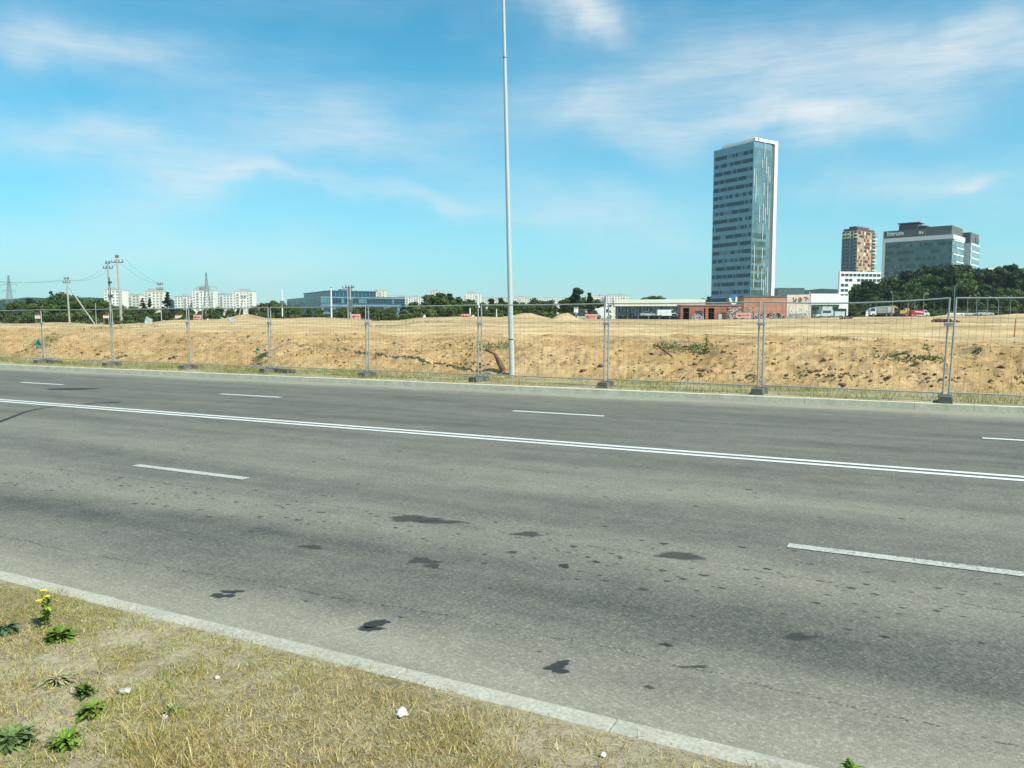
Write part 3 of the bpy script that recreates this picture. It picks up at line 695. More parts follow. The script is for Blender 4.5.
# ------------------------------------------------------------------ trees
def foliage(kind, seed):
    rg = np.random.default_rng(seed); Hh = 10.0; lobes = []
    if kind == 'leafy':
        for i in range(26):
            a = rg.uniform(0, 6.28); zf = rg.uniform(.22, .9); rr_ = (1-((zf-.5)/.52)**2)**.5*rg.uniform(.15, 1)*3.3
            lobes.append((math.cos(a)*rr_, math.sin(a)*rr_, zf*Hh, rg.uniform(.9, 1.75)))
        lobes.append((0, 0, 6, 2.3)); N = 3400; ls = .34
    elif kind == 'bush':
        for i in range(24):
            a = rg.uniform(0, 6.28); zf = rg.uniform(.05, .85); rr_ = (1-.5*zf)*rg.uniform(.1, 1)*5.2
            lobes.append((math.cos(a)*rr_, math.sin(a)*rr_, zf*Hh, rg.uniform(1.2, 2.2)))
        N = 3400; ls = .38
    elif kind == 'pine':
        for i in range(24):
            a = rg.uniform(0, 6.28); zf = rg.uniform(.38, .97); rr_ = (1.08-zf)**.5*rg.uniform(.2, 1)*2.5
            lobes.append((math.cos(a)*rr_, math.sin(a)*rr_, zf*Hh, rg.uniform(.6, 1.25)))
        N = 3400; ls = .26
    else:
        for i in range(46):
            a = rg.uniform(0, 6.28); zf = rg.uniform(.08, .98); rr_ = (1.02-zf)*rg.uniform(.35, 1)*3.0
            lobes.append((math.cos(a)*rr_, math.sin(a)*rr_, zf*Hh, .30+.75*(1-zf)))
        N = 3000; ls = .24
    L = np.array(lobes); wt = L[:, 3]**2; wt /= wt.sum(); k = rg.choice(len(L), N, p=wt)
    d = rg.normal(size=(N, 3)); d /= np.linalg.norm(d, axis=1)[:, None]
    rad = L[k, 3]*rg.uniform(.55, 1.05, N); flat = .62 if kind in ('pine', 'spruce') else .85
    c = L[k, :3]+d*rad[:, None]*np.array([1, 1, flat]); c[:, 2] = np.maximum(c[:, 2], .15)
    # leaf sprays: irregular quads loosely facing outward
    nrm = d+rg.normal(0, .55, (N, 3)); nrm /= np.linalg.norm(nrm, axis=1)[:, None]
    t1 = np.cross(nrm, rg.normal(size=(N, 3))); t1 /= np.linalg.norm(t1, axis=1)[:, None]; t2 = np.cross(nrm, t1)
    s = ls*rg.uniform(.5, 1.35, N)
    q = []
    for sx, sy in ((-1, -.5), (.3, -1), (1, .4), (-.2, 1)):
        q.append(c+t1*(s*sx*rg.uniform(.6, 1.2, N))[:, None]+t2*(s*sy*rg.uniform(.6, 1.2, N))[:, None])
    V = np.stack(q, 1).reshape(-1, 3); Fq = np.arange(N*4).reshape(-1, 4)
    base = {'leafy': (.072, .120, .030), 'bush': (.090, .142, .036), 'pine': (.032, .056, .026), 'spruce': (.028, .052, .026)}[kind]
    lb = rg.uniform(.65, 1.35, len(L)); tint = np.array(base)[None]*(lb[k]*rg.uniform(.7, 1.3, N))[:, None]
    tint[:, 0] *= rg.uniform(.85, 1.35, N)
    me = bigmesh('crown', V, Fq, M_LEAF, 4, cols=np.repeat(tint, 4, 0), link=False)
    m = MB(); th = {'leafy': 7, 'bush': 4, 'pine': 9, 'spruce': 9.5}[kind]
    wob = Vector((rg.uniform(-.3, .3), rg.uniform(-.3, .3), th))
    m.tube((0, 0, -.5), wob*.5, .24, .17, 7); m.tube(wob*.5, wob, .17, .06, 7)
    for i in rg.choice(len(L), 8, replace=False):
        zf = min(th*.85, max(1.2, L[i, 2]-1.2)); a = wob*(zf/th); m.tube(a, (L[i, 0], L[i, 1], L[i, 2]), .07, .02, 5)
    return me, m.mesh('trunk', M_BARK, True)
TREE = {k: [foliage(k, s+ord(k[0])) for s in range(n)] for k, n in (('leafy', 5), ('bush', 4), ('pine', 5), ('spruce', 3))}
LM = [(10, 'the left lattice pylon'), (52, 'the left edge'), (69, 'the braced concrete pole'), (116, 'the twin concrete poles'), (162, 'the slim pole by the grey sheet'), (207, 'the second lattice pylon'), (243, 'the sand mound at left'),
      (282, 'the white pole'), (331, 'the white pole before the blue office'), (350, 'the pole with stacked boxes'), (440, 'the red notice board'), (512, 'the tall lamp post'), (566, 'the pointed sand mound'), (600, 'the pink and white banner'),
      (660, 'the long low building'), (825, 'the white building'), (880, 'the covered truck'), (899, 'the yellow excavator'), (920, 'the red and white van'), (945, 'the curved street lamp'), (1000, 'the red stake')]
NM = {'leafy': 'leafy_tree', 'bush': 'bushy_tree', 'pine': 'pine_tree', 'spruce': 'spruce_tree'}
def tree(px, ytop, D, kind, row, group, wk=1.0, label=None, ybase=None):
    x = (px-512)/FH*D; z = G((x, D))-.2
    if ybase: z = zD(ybase, D)
    h = zD(ytop, D)-z; s = h/10.0*1.02
    lx, ln = min(LM, key=lambda q: abs(q[0]-px))
    side = 'left of' if px < lx-4 else ('right of' if px > lx+4 else 'behind')
    size = 'tall' if h > 12 else ('low' if h < 5.5 else 'mid height')
    kd = {'leafy': 'leafy tree', 'bush': 'bushy tree', 'pine': 'dark pine', 'spruce': 'pointed spruce'}[kind]
    lab = label or '%s %s, %s row, %s %s' % (size, kd, row, side, ln)
    t = thing(NM[kind], lab, 'tree', (x, D, z), random.uniform(0, 6.28), group)
    cr, tk = random.choice(TREE[kind])
    t.scale = (s*wk, s*wk, s)
    for nm, me in (('crown', cr), ('trunk', tk)):
        o = bpy.data.objects.new(nm, me); COL.objects.link(o); o.parent = t
OUT = np.array([(-80, 303), (0, 303.5), (15, 302.5), (28, 300), (42, 296.5), (50, 294), (62, 293), (80, 295), (100, 299), (122, 305.5), (135, 305), (158, 306), (180, 306), (200, 309), (218, 306), (240, 308), (255, 305), (268, 301), (290, 302), (305, 307), (322, 308), (345, 306), (360, 303), (370, 302), (383, 306), (400, 306), (413, 301), (424, 295), (440, 292), (455, 293), (468, 298), (480, 300), (494, 298), (508, 298), (520, 301), (533, 298), (546, 300), (556, 302), (566, 299), (590, 299), (600, 303), (620, 305)])
GL = 'trees in the belt behind the sand field at left'
px = -60
while px < 612:
    yt = np.interp(px, OUT[:, 0], OUT[:, 1])
    tree(px, yt+random.uniform(-.3, 2.2), random.uniform(205, 235), random.choice(['leafy', 'leafy', 'bush', 'pine']) if px < 110 or px > 400 else random.choice(['leafy', 'bush']), 'rear', GL, 1.1)
    px += random.uniform(9, 14)
px = -50
while px < 605:
    yt = np.interp(px, OUT[:, 0], OUT[:, 1])+random.uniform(3.5, 8.5)
    tree(px, min(yt, 314), random.uniform(165, 190), random.choice(['bush', 'bush', 'leafy']), 'front', GL, 1.3)
    px += random.uniform(10, 15)
tree(52, 290.5, 200, 'spruce', '', GL, .8, 'spiky spruce top rising above the trees left of the braced pole')
tree(143, 298, 190, 'spruce', '', GL, .9, 'small dark spruce in front of the white apartment blocks right of the twin poles')
tree(150.5, 298.5, 192, 'spruce', '', GL, .9, 'dark spruce just right of a twin spruce before the apartment blocks')
tree(168, 292, 190, 'spruce', '', GL, 1.25, 'broad tall spruce standing alone before the white apartment blocks')
tree(576, 289, 165, 'pine', '', GL, 1.1, 'tall dark conifer rising above the tree belt right of the pointed sand mound')
tree(590, 293.5, 168, 'pine', '', GL, .7, 'ragged thin pine leaning by the tall conifer')
for px_, yt_ in ((569, 298.5), (583, 295.5), (597, 299.5)): tree(px_, yt_, 172, 'leafy', 'front', GL, 1.0)
tree(438, 291, 195, 'leafy', '', GL, 1.5, 'largest round green tree in the middle of the tree belt')
tree(128, 309, 120, 'bush', '', GL, 1.2, 'low bright green bush at the foot of the twin concrete poles')
tree(112, 311, 122, 'bush', '', GL, 1.0, 'low bush just left of the twin concrete poles')
tree(146, 311, 122, 'bush', '', GL, 1.0, 'low green bush behind the grey sheet')
tree(376, 311, 108, 'bush', '', GL, .8, 'small green shrub on the sand right of the red barrier board')
tree(181, 316.2, 104, 'bush', '', GL, 1.2, 'small dark bush in front of the pinkish barrier board')
tree(494, 313, 120, 'bush', '', GL, .9, 'dark green bush by the sand left of the lamp post')
tree(592, 309.5, 150, 'bush', '', GL, 1.1, 'yellow green rounded shrub behind the pink and white banner')
tree(284, 313.5, 112, 'bush', '', GL, .8, 'small shrub at the foot of the white pole')
OR_ = np.array([(845, 293), (852, 290), (860, 284), (872, 281), (885, 281), (895, 276), (905, 273), (920, 271), (935, 268), (948, 266), (960, 265), (972, 267), (985, 269), (1000, 266), (1012, 268), (1024, 271), (1100, 268), (1200, 272)])
GR = 'trees of the dark wood behind the machines at right'
for row, (D0, D1, st, dy0, dy1, kinds) in (('rear', (310, 335, 7, -2.5, 2.5, ['pine', 'pine', 'leafy'])), ('middle', (282, 302, 11, 3, 14, ['pine', 'pine', 'leafy'])), ('front', (256, 272, 12, 14, 26, ['leafy', 'bush', 'leafy', 'pine']))):
    px = 850.0+random.uniform(0, 5)
    while px < 1110:
        yt = np.interp(px, OR_[:, 0], OR_[:, 1])+random.uniform(dy0, dy1)
        tree(px, min(yt, 302), random.uniform(D0, D1), random.choice(kinds), row, GR, .92)
        px += random.uniform(st*.75, st*1.3)
px = 846.0
while px < 1110:
    tree(px, random.uniform(305.5, 309.5), random.uniform(244, 250), 'bush', 'undergrowth', GR, 1.6); px += random.uniform(7, 10)
tree(708, 294.8, 420, 'leafy', '', GR, 1.2, 'dark round tree peeping over the roof beside the glass tower')
for px, yt in ((644, 298), (650, 296.5), (657, 296.8), (662, 299)):
    tree(px, yt, 330, 'leafy', 'distant', 'treetops over the long low building', 1.3, None)
for px in (745, 752): tree(px, 297, 300, 'leafy', 'distant', 'treetops beside the glass tower', 1.2, None)
for i, px in enumerate((641, 655, 672, 690)): tree(px, 307, 262, 'leafy', 'courtyard', 'trees behind the long low building', 1.0)

# ------------------------------------------------------------------ distant hills
def ridge(name, pts, D, depth, m):
    xs = [p[0] for p in pts]; n = 160; V = []; X = np.linspace(xs[0], xs[-1], n)
    rows = 14; A = []
    for j in range(rows):
        q = j/(rows-1); prof = math.sin(min(1, q*1.25)*math.pi/2) if q < .8 else 1-(q-.8)*1.2
        Dj = D+depth*q
        for x_ in X:
            yt = np.interp(x_, xs, [p[1] for p in pts]); zt = zD(yt, D+depth*.8)
            A.append(((x_-512)/F*(D+depth*.8), Dj, -1+(zt+1)*prof))
    A = np.array(A); A[:, 2] += fbm(A[:, 0]/16, A[:, 1]/16, 4, 7)*9*np.clip(A[:, 2]/20, 0, 1)
    A[:, 2] += vn(A[:, 0]/7, A[:, 1]/7, 9)*6.0*np.clip(A[:, 2]/20, 0, 1)
    o = bigmesh(name, A, grid_faces(rows, n), m, 4, smooth=False); o['kind'] = 'structure'; return o
M_HILL = soil('wooded_hill', (.024, .046, .028), (.034, .060, .030), (.018, .036, .024))
ridge('wooded_hill', [(-700, 310), (-300, 302), (-100, 303), (0, 303), (20, 304), (60, 300), (105, 300), (140, 303), (300, 308), (620, 309), (720, 306), (760, 296), (776, 294), (800, 292.5), (820, 292), (840, 292), (860, 293), (900, 297), (1000, 300), (1300, 298)], 1150, 420, M_HILL)

# ------------------------------------------------------------------ buildings
def corner(pxL, pxC, pxR, D, adeg, pym=300):
    a = R(adeg); dy_ = ray(512, pym).y; kL, kC, kR = [(p-512)/F/dy_ for p in (pxL, pxC, pxR)]; xc = kC*D
    L = (xc-kL*D)/(math.sin(a)+kL*math.cos(a)); Rr = (kR*D-xc)/(math.cos(a)-kR*math.sin(a))
    return (xc, D, 0), a, L, Rr
def fb(m, face, a0, a1, z0, z1, out=.06, inn=.05, mi=0):
    if face == 'L': m.box(-out, inn, a0, a1, z0, z1, mi)
    else: m.box(a0, a1, -out, inn, z0, z1, mi)
M_SPAN = glass('spandrel_glass', (.16, .30, .40), .22, .10, .3)
M_DARKG = glass('dark_glass', (.022, .045, .062), .1, .3, .5)
M_MIDG = glass('mid_glass', (.10, .185, .225), .15, .3, .5)
M_PALEG = glass('pale_glass', (.20, .29, .31), .25, .2, .5)
M_WHITE = mat('white_cladding', (.78, .79, .77), .6, 0, .05, .4)
M_GREYC = mat('grey_cladding', (.13, .14, .14), .6, 0, .12, .3)
xq = (777-512)/FH*520; t = thing('grey_block', 'low grey green glazed block just right of the tall glass tower', 'office building', (xq, 520, 0), 0)
m = MB(); m.box(0, 17.5, 0, 14, -1, zD(288.6, 520)); m.build('wall', mat('grey_green_wall', (.10, .15, .145), .5, 0, .15, .2), t)
m = MB(); m.box(-.2, 17.7, -.2, 14.2, zD(288.6, 520)+.003, zD(288.0, 520)); m.build('roof', M_GREYC, t)
for k in range(3): m = MB(); m.box(.4, 17.1, -.08, .05, zD(288.6, 520)-2.6-k*3.6, zD(288.6, 520)-1-k*3.6); m.build('window_band', M_MIDG, t)
# -- tall glass tower
loc, a, L, Rr = corner(712.5, 752, 775.5, 350, 33, 225); print('tower', L, Rr)
t = thing('office_tower', 'tall blue glass office tower with white rooftop frame and white right edge', 'tower', loc, a)
zt = zD(141.5, 350)
m = MB(); m.box(0, Rr-3.8, 0, L, -1, zt); m.build('wall', M_SPAN, t)
m = MB(); m.box(Rr-3.79, Rr-2.0, .25, L-.3, -1, zt-.4); m.build('shadow_gap', M_GREYC, t)
m = MB(); m.box(Rr-1.99, Rr, -.3, L, -1, zt+.4); m.build('side_slab', M_WHITE, t)
m = MB(); m.box(.5, Rr, -.32, 0.9, zt+.41, zt+1.8); m.box(.5, 1.2, .91, L-4, zt+.02, zt+1.3); m.box(1.21, Rr, .91, L-4, zt+.5, zt+1.9); m.build('roof_frame', M_WHITE, t)
m = MB(); m.box(2.1, 2.9, -.36, -.321, zt+.7, zt+1.6); m.build('roof_emblem', mat('emblem_red', (.35, .10, .06), .5), t)
rg = random.Random(3); fl = 3.56; ztop = zt-4.1
for k in range(21):
    z = ztop-k*fl; m = MB(); mull = MB(); n = 26; w = (L-.6)/n
    for i in range(n):
        y0 = .3+i*w
        big = vn(np.array(i*.45), np.array(k*1.7), 4)
        mi = 0 if big > .30 else (1 if rg.random() < .8 else 2)
        if rg.random() < .18: mi = rg.choice([0, 1, 1])
        lo = z-.85 if mi == 0 else z-.75
        fb(m, 'L', y0+.07, y0+w-.05, lo, z+.85, .07, .05, mi)
    m.build('window_band', [M_DARKG, M_MIDG, M_SPAN], t)
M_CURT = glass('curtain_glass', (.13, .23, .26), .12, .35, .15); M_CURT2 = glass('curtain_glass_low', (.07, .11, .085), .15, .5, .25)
nf = 9; RW = Rr-4.0
for k in range(21):
    z = ztop-k*fl; m = MB()
    for i in range(nf):
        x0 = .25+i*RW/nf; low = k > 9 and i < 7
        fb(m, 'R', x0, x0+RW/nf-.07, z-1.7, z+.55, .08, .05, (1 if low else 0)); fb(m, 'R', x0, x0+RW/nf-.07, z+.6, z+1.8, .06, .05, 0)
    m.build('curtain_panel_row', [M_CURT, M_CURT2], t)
for k in range(34):
    x0 = .25+rg.randrange(nf)*RW/nf if k < 22 else .25+rg.choice([5, 6, 7, 8])*RW/nf; h = rg.choice([1, 1.5, 2, 2])*fl; z = ztop-rg.uniform(0, 17.5)*fl
    m = MB(); m.box(x0-.08-k*.001, x0+.10, -.42-k*.002, -.07, z, z+h); m.build('fin', M_WHITE, t)
# -- green glass office
loc, a, L, Rr = corner(883, 952, 963.5, 400, 48, 250); print('green', L, Rr)
t = thing('office_building', 'teal glass office block with white frame, dark grey top storey and white lettering', 'office building', loc, a)
zg = zD(238.5, 400); zw = zD(234.4, 400); zk = zD(225, 400)
M_TEALG = glass('teal_glass', (.085, .165, .165), .18, .2, .2)
m = MB(); m.box(0, Rr, 0, L, -1, zg); m.build('wall', M_TEALG, t)
m = MB(); m.box(-.5, Rr+.3, -.5, L+.3, zg+.003, zw); m.box(-.5, .6, L-1.15, L+.3, -1, zg); m.build('white_frame', M_WHITE, t)
m = MB(); m.box(.6, Rr-.6, .6, L*.38, zw+.003, zk); m.box(-.2, Rr-1, L*.38+.01, L, zw+.003, zk-.8); m.build('top_storey', M_GREYC, t)
zp = zk
m = MB(); m.box(3, 12, L*.52, L*.80, zk-.79, zk+2.2); m.box(2.5, 12.5, L*.50, L*.82, zk+2.8, zk+3.2); m.box(4, 5, L*.55, L*.56, zk+2.2, zk+2.8); m.box(4, 5, L*.76, L*.77, zk+2.2, zk+2.8); m.build('roof_plant', mat('plant_dark', (.10, .09, .09), .7), t)
m = MB(); m.box(4, 12, L*.40, L*.52-.01, zk-.79, zk+1.2); m.build('roof_lounge', mat('dark_red_cladding', (.16, .05, .05), .6), t)
for k in range(12):
    z = zg-2.1-k*3.55; m = MB(); n = 34; w = (L-1.4)/n
    for i in range(n):
        big = vn(np.array(i*.5), np.array(k*1.3), 14); mi = 0 if big > .5 else (1 if big > .28 else 2)
        if rg.random() < .12: mi = rg.choice([0, 1, 2])
        fb(m, 'L', .12+i*w+.05, .12+(i+1)*w-.05, z-1.0, z+.8, .07, .05, mi)
    m.build('window_band', [glass('green_dark_glass', (.045, .09, .10)), M_TEALG, glass('green_pale_glass', (.13, .21, .21))], t)
for k in range(12):
    z = zg-1.9-k*3.55; m = MB(); n = 10; w = (Rr-.4)/n
    for i in range(n):
        fb(m, 'R', .2+i*w+.05, .2+(i+1)*w-.05, z-1.3, z+1.0, .07, .05, rg.choice([0, 1, 1]))
    fb(m, 'R', Rr*.35 if k % 2 else Rr*.1, Rr, z+1.15, z+1.8, .3, .05, 2)
    m.build('side_window_band', [M_MIDG, M_PALEG, M_WHITE], t)
def text(body, name, size, locv, rot, m, parent, ext=.05, sx=1.0):
    cu = bpy.data.curves.new(name, 'FONT'); cu.body = body; cu.size = size; cu.extrude = ext; cu.offset = size*.035; cu.materials.append(m)
    tmp = bpy.data.objects.new('tmp', cu); me = bpy.data.meshes.new_from_object(tmp); bpy.data.objects.remove(tmp); me.name = name
    if not me.materials: me.materials.append(m)
    o = bpy.data.objects.new(name, me); COL.objects.link(o); o.location = locv; o.rotation_euler = rot; o.scale = (sx, 1, 1); o.parent = parent; return o
text('intrum', 'lettering', 3.0, (-.3, L*.945, zk-3.2), (R(90), 0, R(-90)), M_WHITE, t, .08, 1.0)
text('Fo', 'lettering', 1.5, (-.3, L*.47, zk-2.9), (R(90), 0, R(-90)), M_WHITE, t, .08) if False else None
m = MB(); m.box(-.3, -.21, L*.44, L*.475, zk-3.3, zk-1.9); m.box(-.3, -.21, L*.41, L*.43, zk-3.3, zk-2.3); m.build('small_sign', M_WHITE, t)
loc, a, L2, R2 = corner(963.6, 971, 979.5, 428, 48, 250)
t = thing('office_wing', 'narrow rear office wing with blank white wall and striped glass side', 'office building', loc, a)
zg2 = zD(243, 428); zk2 = zD(232, 428)
m = MB(); m.box(0, R2, 0, L2+14, -1, zg2); m.build('wall', M_WHITE, t)
m = MB(); m.box(.6, R2-.2, .6, L2+12, zg2+.003, zk2); m.build('top_storey', M_GREYC, t)
m = MB(); m.box(R2*.6, R2-.4, .3, .59, zg2+1.2, zg2+3.6); m.build('roof_screen', M_DARKG, t)
for k in range(11):
    z = zg2-2.4-k*3.55; m = MB(); fb(m, 'R', 1.2, R2-.1, z-1.5, z+1.3, .08, .05, 0); fb(m, 'R', 0.2, R2*(.4+.25*(k % 3 == 0)), z+1.31, z+1.95, .3, .05, 1); m.build('window_band', [M_PALEG, M_WHITE], t)
# -- coloured residential tower and its podium
loc, a, L, Rr = corner(841.8, 857, 875, 680, 40, 250); print('res', L, Rr)
t = thing('residential_tower', 'round topped residential tower clad in ochre, dark red and grey balconies', 'apartment tower', loc, a)
z1 = zD(230.5, 680); z0 = zD(275, 680)
M_OCH = mat('ochre_panel', (.44, .30, .18), .7, 0, .1, .2); M_DRED = mat('wine_panel', (.16, .035, .05), .6, 0, .1, .2); M_CREAM = mat('cream_panel', (.68, .63, .42), .7, 0, .05, .2)
m = MB(); m.box(0, Rr, 0, L, -1, z1); m.build('wall', M_OCH, t)
m = MB(); m.box(.6, Rr-.6, .6, L-.6, z1+.003, z1+2.2); m.box(4, Rr-6, 3, L-4, z1+2.21, z1+4.2); m.build('roof', mat('maroon_roof', (.14, .06, .06), .7), t)
n = int((z1-z0)/3.0)
for k in range(n+4):
    z = z1-3.0*(k+1)
    m = MB(); fb(m, 'L', 0, L, z+.01, z+2.99, .05, .02, 0 if k > 1 else 3)
    for i in range(4):
        y0 = L*(.04+.25*i); fb(m, 'L', y0, y0+L*(.2 if i != 1 else .12), z+.3, z+2.6, .1, .05, 1); 
        if i in (0, 2, 3): fb(m, 'L', y0, y0+L*.2, z+.1, z+1.1, 1.1, 0, 0 if k > 1 else 3)
    CLM = [M_GREYC, M_DARKG, M_DRED, M_CREAM, M_OCH]; m.build('grey_cladding_row', [mat('greyblue_cladding', (.16, .19, .21), .6), M_DARKG, M_DRED, M_CREAM, M_OCH], t); m = MB()
    for i in range(9):
        x0 = Rr*(.02+.085*i); u = rg.random()
        if u < .22: fb(m, 'R', x0, x0+Rr*.08, z+.3, z+2.7, .12, .05, 2)
        elif u < .36: fb(m, 'R', x0, x0+Rr*.08, z+.6, z+2.4, .12, .05, 1)
        elif u < .44: fb(m, 'R', x0, x0+Rr*.08, z+.3, z+2.7, .12, .05, 3)
    if m.v: m.build('coloured_panel_row', CLM, t)
    m = MB(); fb(m, 'R', Rr*.80, Rr*.99, z+.2, z+2.7, .1, .05, 1); m.box(Rr*.80, Rr+1.4, -1.2, -.11, z+.05, z+.9, 3 if k % 3 else 4); m.build('balcony_row', CLM, t)
loc, a, L, Rr = corner(837.5, 839, 884, 640, 12)
t = thing('podium_building', 'white low podium block with ribbon windows under the residential tower', 'apartment building', loc, a)
z1 = zD(271.5, 640)
m = MB(); m.box(0, Rr, 0, L, -1, z1); m.build('wall', M_WHITE, t)
for k in range(5):
    z = z1-1.6-k*4.1; m = MB(); n = 11
    for i in range(n):
        if rg.random() < .15: continue
        fb(m, 'R', Rr*(.03+i*.088), Rr*(.03+i*.088)+Rr*.073, z-2.2, z, .1, .05)
    m.build('window_row', M_DARKG, t)
# -- blue glass office left
loc, a, L, Rr = corner(304, 331, 376, 350, 30); print('blue', L, Rr)
t = thing('blue_office', 'low wide blue glass office block with set back top storey among trees', 'office building', loc, a)
zt = zD(290.3, 350); zm = zD(296.5, 350)
m = MB(); m.box(0, Rr, 0, L, zm, zt-.35); m.build('upper_storey', glass('navy_glass', (.022, .062, .115), .15, .3, .2), t)
m = MB(); m.box(-.3, Rr+.3, -.3, L+.3, zt-.35, zt); m.build('roof', M_GREYC, t)
m = MB(); m.box(-6, Rr+12, -5, L+9, 0, zm-.01); m.build('lower_storeys', glass('blue_glass', (.04, .115, .185), .18, .3, .2), t)
for k in range(3):
    z = zm-1.0-k*3.4; m = MB(); n = 30
    for i in range(n):
        x0 = -6+(Rr+18)*i/n; y0 = -5+(L+14)*i/n; c_ = rg.choice([0, 1, 1])
        m.box(x0+.1, x0+(Rr+18)/n-.1, -5.1, -4.95, z-1.9, z, 0 if c_ else 1); m.box(-6.1, -5.95, y0+.1, y0+(L+14)/n-.1, z-1.9, z, rg.choice([0, 1]))
    m.box(-6.15, Rr+12.1, -5.15, -4.9, z+.25, z+.7, 2); m.build('window_band', [M_DARKG, M_MIDG, M_PALEG], t)
for i in range(12):
    m = MB(); m.box(Rr*i/12+.3, Rr*i/12+.45, -.08, .02, zm+.2, zt-.6); m.build('mullion', M_PALEG, t)
m = MB(); m.box(Rr*.45, Rr*.52, 4, 5, zt, zt+1.3); m.box(Rr*.3, Rr*.44, 5, 9, zt, zt+.8); m.build('roof_plant', M_GREYC, t)
# -- apartment blocks on the skyline
M_PAN = [mat('panel_white', (.78, .77, .71), .8, 0, .06, .1), mat('panel_cream', (.70, .67, .58), .8, 0, .06, .1), mat('panel_grey', (.42, .43, .42), .8, 0, .06, .1)]
M_WIN = mat('far_window', (.21, .23, .24), .4, 0, .3, .3)
def block(pxL, pxR, yt, D, label, rows=9, m_=0, rz=0, roofs=(), xm=None, group='apartment blocks on the skyline'):
    w = (pxR-pxL)/F*D; z1 = zD(yt, D); t = thing('apartment_block', label, 'apartment building', ((pxL-512)/FH*D, D, 0), R(rz), group)
    m = MB(); m.box(0, w, 0, 14, -1, z1); m.build('wall', M_PAN[m_], t)
    m = MB(); m.box(-.2, w+.2, -.2, 14.2, z1+.003, z1+.5)
    for (f0, f1, hh_) in roofs: m.box(w*f0, w*f1, 2, 11, z1+.5, z1+hh_)
    m.build('roof', M_PAN[2], t)
    n = max(3, int(w/3.3)); r4 = random.Random(int(pxL*7))
    for k in range(rows):
        z = z1-1.1-k*2.8; m = MB()
        if z < 3: break
        for i in range(n):
            x0 = w*(i+.22)/n; wd = w/n*.5
            if (i*7+k*0+int(pxL)) % 4 == 0: m.box(x0-.2, x0+wd+.5, -1.0, 0, z-1.6, z-.8, 1); m.box(x0, x0+wd, -.06, .02, z-.79, z, 0)
            else: m.box(x0, x0+wd, -.06, .02, z-1.3, z, 0)
        m.build('window_row', [M_WIN, M_PAN[1 if m_ == 0 else 0]], t)
block(105, 123, 290, 760, 'tall white apartment block behind the twin concrete poles', 8, 0, 6, [(.1, .5, 2.5)])
block(122, 141, 295, 820, 'white apartment block stepping down right of the twin poles', 7, 1, -5, [(.2, .35, 1.8)])
block(145, 163.5, 291.5, 800, 'grey topped apartment block behind the two small spruces', 7, 1, 4, [(.15, .8, 3.2)])
block(175, 194, 296.5, 860, 'low white apartment block right of the broad spruce', 6, 0, -3, [(.4, .5, 2.5)])
block(193, 214, 290.5, 840, 'tall stepped apartment block behind the second lattice pylon', 7, 0, 5, [(.1, .75, 3.4), (.3, .6, 4.6)])
block(214, 234, 294.5, 880, 'pale apartment block right of the second lattice pylon', 7, 0, -4, [(.3, .6, 1.5)])
block(233.5, 253, 291.5, 830, 'stepped white apartment block above the sand mound at left', 8, 0, 4, [(.3, .75, 3.0)])
block(253, 264, 304, 900, 'low grey apartment block just right of the stepped white block', 4, 2, 0)
block(374, 385, 290.5, 980, 'pale high rise top behind the right end of the blue office', 5, 1, 0, [(.1, .4, 1.6)])
block(384, 396, 296, 1000, 'low pale apartment block right of the blue office', 4, 1, 4)
block(396, 424, 297, 1050, 'wide white apartment block left of the largest round tree', 4, 0, -4, [(.1, .3, 2), (.6, .8, 2)])
block(430, 441, 291.0, 1080, 'pale high rise top over the largest round tree', 4, 1, 0, [(.2, .7, 1.5)])
block(464, 481, 293.5, 1020, 'white apartment block with dark roof box right of the largest tree', 5, 0, 3, [(.2, .7, 2.6)])
block(482, 508, 297.5, 1080, 'pale apartment block just left of the tall lamp post', 4, 1, 0)
block(514, 532, 297, 1060, 'pale apartment block just right of the tall lamp post', 4, 1, 0, [(.2, .5, 1.6)])
block(534, 566, 298, 1100, 'long pale apartment block left of the tall dark conifer', 4, 0, 0, [(.3, .4, 1.5)])
block(586, 606, 296, 1050, 'white apartment block right of the tall dark conifer', 4, 0, 2, [(.7, .9, 2)])
block(606, 628, 295.5, 1040, 'white apartment block with notched roof left of the long low building', 4, 0, -2, [(.1, .5, 2), (.6, .9, 2)])
block(1013, 1050, 271.5, 520, 'white building edge over the wood at the right border', 4, 0, 0, group=None) if False else None
# white roofs peeping over the right wood
t = thing('apartment_block', 'white rooftop peeping over the wood at the right border', 'apartment building', ((1017-512)/F*420, 420, 0), 0); z1 = zD(272.0, 420)
m = MB(); m.box(0, 40, 0, 15, -1, z1); m.build('wall', M_WHITE, t); m = MB(); m.box(-.3, 40.3, -.3, 15.3, z1+.003, z1+.7); m.build('roof', M_PAN[0], t)
t = thing('apartment_block', 'white rooftop with masts over the wood right of the office wing', 'apartment building', ((983-512)/F*420, 420, 0), 0); z1 = zD(268.0, 420)
m = MB(); m.box(0, 6, 0, 10, -1, z1); m.box(6.01, 11, 0, 10, -1, z1-1.2); m.build('wall', M_WHITE, t); m = MB(); m.tube((2, 2, z1), (2, 2, z1+2), .12, .08, 5); m.tube((4.5, 2, z1), (4.5, 2, z1+2.6), .12, .08, 5); m.build('mast', M_PAN[2], t)
